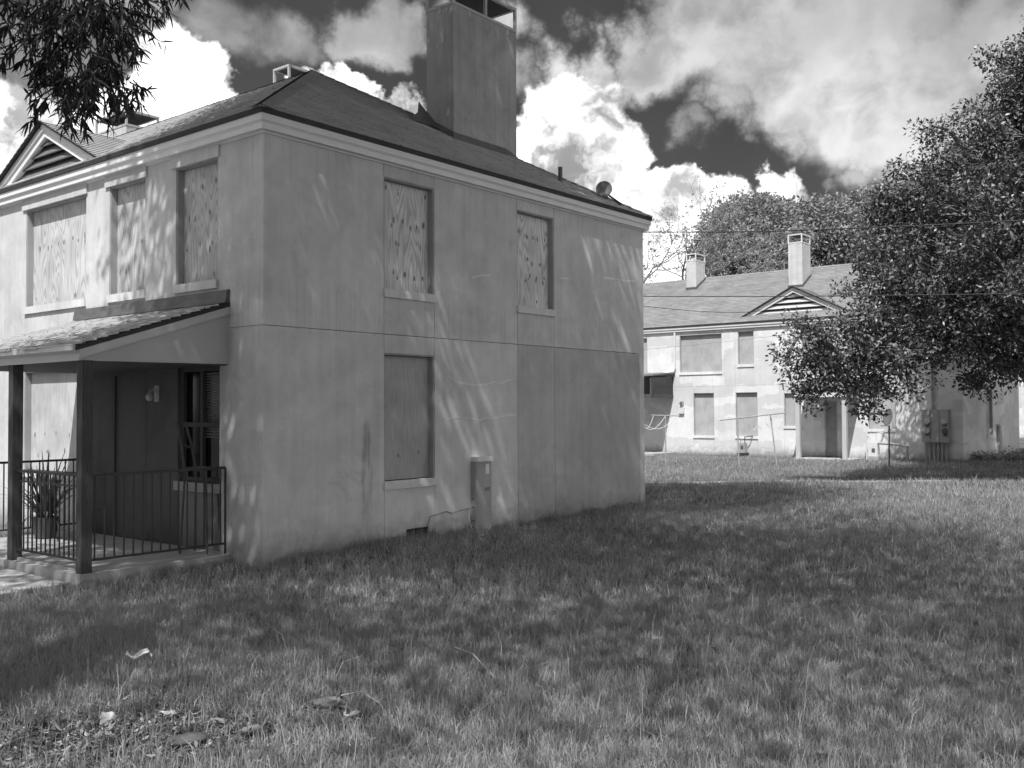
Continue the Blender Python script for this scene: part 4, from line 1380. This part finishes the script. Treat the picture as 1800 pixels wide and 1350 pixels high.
# potted strap-leaved plant on the porch
pc = fac(82, 945, 0)
pw_ = hitz(80, 946, .075); pu, pv, _ = uvz(pw_)
t = thing('potted_plant', 'spiky strap-leaved plant in a pot behind the porch railing', 'plant', pw_, HROT)
MB().tube([(0, 0, 0), (0, 0, .02), (0, 0, .26), (0, 0, .30)], [.13, .14, .18, .19], 14).build('pot', 'soffit', t, smooth=False)
V = []; F = []; T = []; r = np.random.default_rng(9)
for i in range(60):
    an = r.uniform(0, 6.28); tilt = abs(r.normal(.28, .22)); ln = r.uniform(.45, 1.05); wd = r.uniform(.018, .032)
    dr_ = np.array([math.cos(an), math.sin(an), 0]); sd_ = np.array([-dr_[1], dr_[0], 0]); k0 = len(V)
    for j in range(6):
        f = j / 5; th = tilt * (1 + 1.3 * f)
        c = dr_ * (.05 + ln * f * math.sin(th)) + np.array([0, 0, .25 + ln * f * math.cos(th)])
        w_ = wd * (1 - f ** 2) + .002
        V += [c - sd_ * w_, c + sd_ * w_]
    for j in range(5):
        F.append((k0 + 2 * j, k0 + 2 * j + 1, k0 + 2 * j + 3, k0 + 2 * j + 2)); T.append(r.random())
np_mesh('foliage', np.array(V), np.array(F), 'leaf_pot', t, tone=np.array(T))

# broken wooden chair leaning by the porch window
cu, cv = -.22, .97
t = thing('broken_chair', 'tall broken wooden chair in the dark corner by the porch window', 'chair', H(cu, cv, .075), HROT + .5)
MB().box(-.16, .16, -.16, .16, 1.03, 1.07).build('seat', 'old_wood', t)
for x in (-.14, .14):
    for y in (-.14, .14):
        MB().tube([(x * 1.3, y * 1.3, 0), (x, y, 1.04)], .016, 6).build('leg', 'old_wood', t)
for x in (-.14, .14):
    MB().tube([(x, .15, 1.07), (x * .9, .20, 1.35), (x * .8, .28, 1.64)], .018, 6).build('back_post', 'old_wood', t)
MB().tube([(-.13, .20, 1.36), (.13, .20, 1.31)], .018, 6).build('back_rail', 'old_wood', t)

# ------------------------------------------------------------------ things by the far house
def gz(p):
    return float(gh(p[0], p[1]))


def upright(px, py_top, py_base, y):
    b = P(px, py_base, y); b[2] = gz(b) - .05
    return b, P(px, py_top, y)


# T-shaped clothes post, left
b, tp = upright(1170, 731, 808, 34.5)
t = thing('clothes_post', 'T-shaped white clothes post nearest the near house corner', 'clothes post', b)
MB().tube([(0, 0, 0), tuple(tp - b)], .022, 8).build('post', 'galv', t)
a_, c_ = P(1145, 730, 34.9), P(1196, 731, 34.1)
MB().tube([a_ - b, c_ - b], .020, 8).build('crossbar', 'galv', t)
left_end = [a_ + (c_ - a_) * f for f in (.08, .5, .85)]
# tilted clothes frame with two posts
b, tp = upright(1299, 735, 812, 33.5)
t = thing('drying_rack', 'leaning clothesline frame with two posts and one long tilted bar', 'clothes frame', b)
MB().tube([(0, 0, 0), tuple(P(1296, 734, 33.6) - b)], .024, 8).build('post', 'galv', t)
b3, _ = upright(1366, 726, 812, 33.0)
MB().tube([tuple(b3 - b), tuple(P(1354, 728, 33.2) - b)], .024, 8).build('post', 'galv', t)
a_, c_ = P(1265, 739, 33.9), P(1384, 725, 32.8)
MB().tube([a_ - b, c_ - b], .022, 8).build('bar', 'galv', t)
right_end = [a_ + (c_ - a_) * f for f in (.62, .74, .90)]
# loose cords hanging from each
for (lb, e0, ends) in (('white cords drooping from the T-shaped clothes post', left_end, [(1128, 743), (1126, 746), (1130, 744)]), ('white cords sagging from the tilted clothes bar', right_end, [(1315, 746), (1330, 744), (1345, 742)])):
    t = thing('clothesline', lb, 'clothesline', e0[0])
    for k, (p0, ep) in enumerate(zip(e0, ends)):
        p1 = P(*ep, p0[1] - .2)
        pts = []
        for i in range(9):
            f = i / 8; q = p0 + (p1 - p0) * f; q = q.copy(); q[2] -= .32 * math.sin(math.pi * f)
            pts.append(q - e0[0])
        MB().tube(pts, .009, 5).build('cord', 'rope', t)
# satellite dish on a pole
b, tp = upright(1563, 748, 814, 33.5)
t = thing('pole_dish', 'grey satellite dish on a pole in front of the far house', 'satellite dish', b)
MB().tube([(0, 0, 0), tuple(tp - b)], .028, 8).build('pole', 'iron', t)
dish(t, np.array(tp - b) + np.array([0, .0, .28]), (-.97, -.22, .22), .27, 'dish', .16)
MB().tube([tuple(tp - b + np.array([0, 0, -.02])), tuple(tp - b + np.array([-.40, -.3, .0]))], .012, 6).build('feed_arm', 'iron', t)
# electricity meter cabinet on the far facade
mv0, mv1 = F2(1670, 750)[1], F2(1624, 750)[1]
t = house_thing('meter_cabinet', 'grey electric meter cabinet with round meters on the far house', 'meter box', O2)
zt, zb = F2(1624, 720)[2], F2(1624, 777)[2]
MB().box(-.25, -.002, mv0, mv1, zb, zt).build('cabinet', 'galv', t)
for k in (1, 2):
    y = mv0 + (mv1 - mv0) * k / 3
    MB().box(-.254, -.251, y - .006, y + .006, zb, zt).build('door_seam', 'print', t)
for (px, py, m_) in ((1630, 741, 'frame'), (1630, 757, 'frame'), (1660, 741, 'frame'), (1661, 758, 'print')):
    q = F2(px, py, -.25)
    o_ = MB().tube([(-.252, q[1], q[2]), (-.33, q[1], q[2]), (-.345, q[1], q[2])], [.11, .105, .08], 16).build('meter', m_, t)
    MB().box(-.30, -.256, q[1] - .06, q[1] + .06, q[2] - .17, q[2] - .11).build('meter_base', 'print', o_)
for k in range(6):
    y = mv0 + .1 + (mv1 - mv0 - .2) * k / 5
    MB().tube([(-.13, y, zb), (-.13, y, -.2)], .035, 8).build('conduit', 'galv', t)
MB().tube([(-.1, F2(1640, 700)[1], zt), (-.1, F2(1640, 700)[1], 4.6)], .045, 8).build('riser', 'galv', t)
# gas meters
for i, (px, sc_, lb) in enumerate(((1311, 1.0, 'gas meter under the ground-floor windows behind the clothes frame'), (1540, 1.25, 'pale gas meter with pipe loops beside the dish pole'))):
    y = V2(px); t = house_thing('gas_meter', lb, 'gas meter', O2, 'gas meters')
    MB().box(-.45, -.2, y - .14 * sc_, y + .14 * sc_, .12, .52 * sc_).build('meter_body', 'white' if i else 'galv', t)
    MB().box(-.455, -.45, y - .08, y + .04, .26, .42).build('dial', 'print', t)
    MB().tube([(-.32, y + .22 * sc_, -.2), (-.32, y + .22 * sc_, .62 * sc_), (-.32, y + .17 * sc_, .72 * sc_), (-.32, y + .1 * sc_, .70 * sc_), (-.32, y + .09 * sc_, .5 * sc_)], .025, 7).build('inlet_pipe', 'white' if i else 'galv', t)
    MB().tube([(-.32, y - .09, .5 * sc_), (-.32, y - .09, .78 * sc_), (-.2, y - .25, .80 * sc_), (-.02, y - .3, .80 * sc_)], .022, 7).build('outlet_pipe', 'white' if i else 'iron', t)
    if i:
        MB().tube([(-.4, y - .15, .62), (-.4, y - .9, .58), (-.4, y - 1.25, .5), (-.4, y - 1.25, -.2)], .05, 8).build('bent_duct', 'galv', t)
    MB().box(-.46, -.19, y - .2, y + .2, -.1, .12).build('base_block', 'iron' if not i else 'concrete', t)
# wall lamp + box left
q = F2(1199, 710)
t = house_thing('wall_lamp', 'small wall lamp beside the left porch of the far house', 'lamp', O2)
MB().box(-.05, -.001, q[1] - .08, q[1] + .08, q[2] - .06, q[2] + .12).build('back_plate', 'galv', t)
MB().tube([(-.05, q[1], q[2] + .05), (-.12, q[1], q[2] + .07), (-.16, q[1], q[2])], [.02, .03, .05], 8).build('lamp_head', 'print', t)
MB().box(-.09, -.001, q[1] - .12, q[1] + .12, q[2] - .42, q[2] - .16).build('junction_box', 'white', t)
# pedestal on the far end wall
e2 = endw(1752, 780, 0, O2)
pedestal('utility_pedestal', 'utility box on the streaky end wall of the far house', O2, e2[0], 0, 1.2)


# low shrub/leaves at right
def shrub(name, label, base, n, rad, h, lf, seed):
    r = np.random.default_rng(seed); base = np.asarray(base, float)
    t = thing(name, label, 'shrub', base)
    c = np.stack([r.normal(0, rad, n), r.normal(0, rad * .6, n), np.abs(r.normal(0, h, n)) + .05], 1)
    mb = MB()
    for q in c[:40]:
        mb.tube([(q[0] * .3, q[1] * .3, -.05), (q[0] * .8, q[1] * .8, q[2] * .6), tuple(q)], [.012, .008, .004], 4, caps=False)
    mb.build('stems', 'bark', t)
    V, F, T = leaf_cloud(c, 14, .12, lf[0], lf[1], r)
    np_mesh('foliage', V, F, 'leaf_far', t, tone=np.clip(T + .3, 0, 1))


b = P(1790, 808, 36.0); b[2] = gz(b)
shrub('low_shrub', 'low pale leafy shrub by the far house end wall at right edge', b, 70, .8, .14, (.10, .05), 61)
b = P(1735, 809, 36.5); b[2] = gz(b)
shrub('low_shrub', 'small sparse weed clump beside the far utility box', b, 30, .5, .08, (.10, .04), 62)

def gpt(px, py):
    z = 0.05
    for _ in range(4):
        p = hitz(px, py, z); z = gz(p)
    return p


SPOTS = [(*gpt(px, py)[:2], rr_) for px, py, rr_ in ((572, 1252, .15), (625, 1272, .09), (385, 1285, .10), (440, 1302, .12), (300, 1270, .10), (330, 1322, .16), (190, 1282, .08), (1155, 1133, .05))]


# ------------------------------------------------------------------ grass
def inside_block(x, y):
    out = np.zeros(len(x), bool)
    for O, L_, porches in ((O1, 24, ((-1.97, 0, .64, 4.64),)), (O2, 26, ((-1.92, 0, pa - .14, pb + .12), (-1.72, 0, qa - .07, qb + .07)))):
        u = (x - O[0]) * E3[0] + (y - O[1]) * E3[1]; v = (x - O[0]) * G3[0] + (y - O[1]) * G3[1]
        out |= (u > -.01) & (u < Wd) & (v > -.01) & (v < L_)
        for a, b_, c, d_ in porches:
            out |= (u > a) & (u < b_) & (v > c) & (v < d_)
        if O is O1:
            out |= (u < -1.9) & (u > -9.2) & (v > .83) & (v < 2.28)
    return out


def patch(x, y):
    return (np.sin(.9 * x + 1.3 * np.sin(.7 * y)) * np.sin(.8 * y + 1.1 * np.sin(.6 * x + 2)) + .6 * np.sin(2.3 * x + 1.7 * y + np.sin(3 * x)) * np.sin(1.9 * y - 1.2 * x) + .4 * np.sin(5.1 * x - 3.3 * y) * np.sin(4.3 * y + 2.1 * x)) / 2.0


def blades(n, y0, y1, power, hmean, wmean, seg, seed, tuft=.55, wedge=.60):
    r = np.random.default_rng(seed)
    # density falls with distance: pdf(y) ~ y**(1-power)
    k = 2 - power
    u = r.random(n)
    y = (y0 ** k + u * (y1 ** k - y0 ** k)) ** (1 / k)
    x = (r.random(n) * 2 - 1) * y * wedge
    if tuft:
        k_ = max(n // 13, 1); cx_ = x[:k_]; cy_ = y[:k_]; own = r.integers(0, k_, n); tf = r.random(n) < tuft
        ta = r.random(n) * 6.283; tr = .035 * np.sqrt(r.random(n)) * (1 + y / 12)
        x = np.where(tf, cx_[own] + tr * np.cos(ta), x); y = np.where(tf, cy_[own] + tr * np.sin(ta), y)
    ok = ~inside_block(x, y)
    # worn bare soil round the tree foot
    bare = np.exp(-(((x + 2.45) / 1.35) ** 2 + ((y - 5.3) / .75) ** 2))
    ok &= r.random(n) > bare * .93
    for sx_, sy_, sr_ in SPOTS:
        ok &= ~(((x - sx_) ** 2 + ((y - sy_) * .8) ** 2 < sr_ ** 2) & (r.random(n) < .85))
    x, y = x[ok], y[ok]; n = len(x)
    pt = patch(x, y)
    z = gh(x, y) - .005
    h = hmean * (.5 + .8 * r.random(n) + .22 * pt) * np.where(r.random(n) < .035, 1.8, 1.0)
    h = np.maximum(h, hmean * .3)
    wd = wmean * (.6 + .8 * r.random(n))
    an = r.random(n) * 2 * np.pi; la = r.random(n) * 2 * np.pi
    lean = np.abs(r.normal(.35, .28, n))
    d = np.stack([np.cos(la), np.sin(la), np.zeros(n)], 1) * (h * lean)[:, None]
    s = np.stack([np.cos(an), np.sin(an), np.zeros(n)], 1) * wd[:, None] * .5
    b = np.stack([x, y, z], 1); up_ = np.zeros((n, 3)); up_[:, 2] = h
    tone = np.clip(.34 + .10 * pt + r.normal(0, .12, n) + np.where(r.random(n) < .07, .38, 0), 0, 1)
    if seg == 1:
        V = np.stack([b - s, b + s, b + d + up_], 1).reshape(-1, 3)
        F = np.arange(n * 3).reshape(-1, 3)
        return V, F, tone
    m = b + d * .38 + up_ * .60
    t = b + d * 1.15 + up_ * (1.0 - .25 * np.minimum(lean, 1.2))[:, None]
    V = np.stack([b - s, b + s, m - s * .8, m + s * .8, t], 1).reshape(-1, 3)
    i0 = np.arange(n)[:, None] * 5
    F = np.concatenate([i0 + np.array([0, 1, 3]), i0 + np.array([0, 3, 2]), i0 + np.array([2, 3, 4])], 0)
    return V, F, np.tile(tone, 3)


G = [blades(230000, 3.9, 9.5, .9, .090, .0044, 2, 1), blades(190000, 9.0, 19.0, 1.0, .090, .0078, 2, 2), blades(150000, 18.0, 40.0, 1.0, .10, .018, 1, 3, wedge=.62)]
# taller wisps
G.append(blades(1800, 4.2, 12.0, 1.0, .26, .0045, 2, 4))
# fringe along the foot of the near house
r = np.random.default_rng(15)
V, F, T = merge(G)
gr = np_mesh('grass', V, F, 'grass', tone=T)
tag(gr, 'shaggy uncut lawn grass covering the ground around both houses', 'grass', kind='stuff')


# fringe of taller weeds against the walls
def fringe(O, pts, n, hmean, seed):
    r = np.random.default_rng(seed); Vl = []
    segs = [(np.array(a), np.array(b)) for a, b in zip(pts[:-1], pts[1:])]
    ln = np.array([np.linalg.norm(b - a) for a, b in segs]); idx = r.choice(len(segs), n, p=ln / ln.sum())
    f = r.random(n)
    uv = np.array([segs[i][0] + (segs[i][1] - segs[i][0]) * q for i, q in zip(idx, f)])
    off = np.abs(r.normal(0, .07, n)) + .012
    uv = uv + np.stack([np.where(idx == 0, 0, 0), -off], 1) if pts[0][1] == pts[1][1] else uv + np.stack([-off, np.zeros(n)], 1)
    x = O[0] + uv[:, 0] * E3[0] + uv[:, 1] * G3[0]; y = O[1] + uv[:, 0] * E3[1] + uv[:, 1] * G3[1]
    h = hmean * (.4 + 1.0 * r.random(n)) * (.6 + .5 * np.sin(uv[:, 0] * 3 + uv[:, 1] * 2.2) ** 2); wd = .007
    la = r.random(n) * 6.28; lean = np.abs(r.normal(.2, .2, n))
    b = np.stack([x, y, gh(x, y)], 1); s = np.stack([np.cos(la + 1.5), np.sin(la + 1.5), 0 * la], 1) * wd * .5
    d = np.stack([np.cos(la), np.sin(la), 0 * la], 1) * (h * lean)[:, None]; up_ = np.zeros((n, 3)); up_[:, 2] = h
    Vv = np.stack([b - s, b + s, b + d + up_], 1).reshape(-1, 3)
    return Vv, np.arange(n * 3).reshape(-1, 3), np.clip(r.normal(.35, .15, n), 0, 1)


fr = merge([fringe(O1, [(0, 0), (8.8, 0)], 5200, .15, 1), fringe(O1, [(-1.95, .66), (0, .66)], 900, .10, 2), fringe(O2, [(0, 0), (0, 13)], 3500, .16, 3)])
fo_ = np_mesh('wall_weeds', *fr[:2], 'grass', tone=fr[2])
tag(fo_, 'fringe of taller weeds growing along the foot of the walls', 'weeds', kind='stuff')

# broad-leaved weeds among the grass
r = np.random.default_rng(71)
V = []; F = []; T = []
for i in range(260):
    y = 4.6 * (16 / 4.6) ** r.random(); x = r.uniform(-.55, .55) * y
    if inside_block(np.array([x]), np.array([y]))[0]:
        continue
    z0 = float(gh(x, y)); sc_ = r.uniform(.3, .8); tn = r.uniform(.15, .45)
    for j in range(int(r.integers(6, 13))):
        an = r.uniform(0, 6.28); el = r.uniform(.25, 1.0); ln = .085 * sc_ * r.uniform(.6, 1.2); wd = .030 * sc_
        dd = np.array([math.cos(an) * math.cos(el), math.sin(an) * math.cos(el), math.sin(el)]); ss = np.array([-math.sin(an), math.cos(an), 0])
        b0_ = np.array([x, y, z0 + .02 * sc_]); k0 = len(V)
        V += [b0_, b0_ + dd * ln * .5 + ss * wd * .5, b0_ + dd * ln - np.array([0, 0, .015]), b0_ + dd * ln * .5 - ss * wd * .5]
        F.append((k0, k0 + 1, k0 + 2, k0 + 3)); T.append(min(max(tn + r.normal(0, .1), 0), 1))
wo_ = np_mesh('lawn_weeds', np.array(V), np.array(F), 'grass', tone=np.array(T))
tag(wo_, 'small broad-leaved weeds dotted through the lawn', 'weeds', kind='stuff')

# ------------------------------------------------------------------ litter in the foreground
r = np.random.default_rng(44)
n = 8200
x = -2.1 + r.normal(0, .95, n); y = 5.4 + r.normal(0, .5, n) + .1 * (x + 2.3)
y2 = r.uniform(5, 15, 1500); x2 = r.uniform(-.5, .5, 1500) * y2
x = np.concatenate([x, x2]); y = np.concatenate([y, y2]); n = len(x)
z = gh(x, y) + .008 + .03 * r.random(n) ** 2
an = r.random(n) * 6.28; ln = .019 * (.4 + r.random(n) ** 1.5 * 1.4); wd = .008 * (.5 + r.random(n))
d = np.stack([np.cos(an), np.sin(an), r.normal(0, .28, n)], 1) * ln[:, None]
s = np.stack([-np.sin(an), np.cos(an), r.normal(0, .28, n)], 1) * wd[:, None]
c = np.stack([x, y, z], 1)
V = np.stack([c - d, c + s, c + d + np.array([0, 0, .006]), c - s], 1).reshape(-1, 3)
lt_ = np_mesh('leaf_litter', V, np.arange(n * 4).reshape(-1, 4), 'litter', tone=np.clip(r.normal(.16, .2, n) + np.where(r.random(n) < .08, .5, 0), 0, 1))
tag(lt_, 'dead leaves and chips scattered on bare soil near the tree roots', 'leaf litter', kind='stuff')


def crumpled(name, label, cat, loc, dims, mat, seed, rz=0.0, amp=.28, group=None):
    """an uneven flattened lump: folded paper, bark slab or a wood chunk"""
    r = np.random.default_rng(seed)
    nu, nv = 12, 7
    V = []; F = []
    for j in range(nv + 1):
        ph = -math.pi / 2 + math.pi * j / nv
        for i in range(nu):
            th = 2 * math.pi * i / nu
            q = np.array([math.copysign(abs(math.cos(th)) ** .7, math.cos(th)) * math.cos(ph) ** .6 if j not in (0, nv) else 0,
                          math.copysign(abs(math.sin(th)) ** .7, math.sin(th)) * math.cos(ph) ** .6 if j not in (0, nv) else 0, math.sin(ph)])
            q = q * (1 + r.normal(0, amp)) * np.array(dims) / 2
            V.append(q + np.array([0, 0, dims[2] * .45]))
    for j in range(nv):
        for i in range(nu):
            i2 = (i + 1) % nu
            F.append((j * nu + i, j * nu + i2, (j + 1) * nu + i2, (j + 1) * nu + i))
    o = np_mesh(name, np.array(V), np.array(F), mat)
    o.location = tuple(loc); o.rotation_euler = (0, 0, rz)
    return tag(o, label, cat, group)


p = gpt(245, 1172)
# a torn sheet, folded, lying on the grass tips
def sheet(name, label, cat, loc, w_, h_, seed, lift):
    r = np.random.default_rng(seed); nx, ny = 9, 6; V = []; F = []
    for j in range(ny):
        for i in range(nx):
            fx, fy = i / (nx - 1) - .5, j / (ny - 1) - .5
            V.append((fx * w_ + r.normal(0, .004), fy * h_ * (1 - .3 * abs(fx)) + r.normal(0, .004), lift + .022 * math.sin(7 * fx + 3 * fy) + .02 * math.sin(9 * fy - 4 * fx) + r.normal(0, .006)))
    for j in range(ny - 1):
        for i in range(nx - 1):
            F.append((j * nx + i, j * nx + i + 1, (j + 1) * nx + i + 1, (j + 1) * nx + i))
    o = np_mesh(name, np.array(V), np.array(F), 'paper'); o.location = tuple(loc)
    md = o.modifiers.new('thick', 'SOLIDIFY'); md.thickness = .002
    return tag(o, label, cat)


sheet('paper_scrap', 'torn white paper scrap lying on the grass left of centre', 'paper', p, .17, .10, 3, .085)
p = gpt(190, 1272)
sheet('paper_scrap', 'crumpled white paper standing at the edge of the leaf litter', 'paper', p, .085, .12, 6, .04).rotation_euler = (1.1, .2, .4)
for i, (px, py, dm, mt, sd_, rz, nm, lb, ct) in enumerate((
        (572, 1244, (.19, .09, .05), 'chip', 1, .2, 'wood_chunk', 'flat pale split log half sunk in the grass', 'wood'),
        (625, 1262, (.07, .05, .03), 'chip', 2, .8, 'wood_chunk', 'small pale wood chunk right of the split log', 'wood'),
        (385, 1275, (.10, .045, .03), 'chip', 3, -.3, 'wood_chip', 'pale wood chip above the dark bark piece', 'wood'),
        (440, 1292, (.12, .06, .035), 'chip', 4, .5, 'wood_chip', 'splintered pale wood chip right of the bark piece', 'wood'),
        (300, 1262, (.09, .05, .03), 'chip', 5, .1, 'wood_chip', 'pale wood chip between the crumpled paper and bark', 'wood'),
        (330, 1310, (.20, .10, .05), 'bark', 6, .35, 'bark_piece', 'dark curled bark piece in the leaf litter', 'bark'),
        (365, 1338, (.11, .08, .055), 'bark', 7, .9, 'bark_piece', 'dark rounded bark lump at the bottom edge', 'bark'),
        (445, 1335, (.09, .07, .03), 'chip', 8, .2, 'wood_chip', 'pale chip at the bottom edge beside the bark lump', 'wood'),
        (1155, 1127, (.09, .05, .025), 'chip', 9, .0, 'wood_chip', 'lone pale chip in the open lawn right of centre', 'wood'),
        (715, 1182, (.07, .035, .03), 'chip', 10, .4, 'wood_chip', 'small pale chip in mid lawn above the split log', 'wood'))):
    p = gpt(px, py); p[2] += .012
    crumpled(nm, lb, ct, p, dm, mt, sd_, rz, .16)


def stick(label, a, b, rad=.005, mat='chip', lift=.06):
    p0, p1 = gpt(*a), gpt(*b); m_ = (p0 + p1) / 2; m_[2] += .04
    p0[2] += lift; p1[2] += lift * .6; m_[2] += lift
    o = MB().tube([p0 - p0, m_ - p0, p1 - p0], [rad, rad * .9, rad * .6], 5).build('dry_stick', mat); o.location = tuple(p0)
    tag(o, label, 'stick')


stick('long pale dry stick lying across the lawn, left of centre', (800, 1152), (868, 1200))
stick('short dry twig near the middle of the lawn', (945, 1187), (985, 1190), .004)
stick('dry stick beside the split log', (600, 1240), (672, 1250), .006)
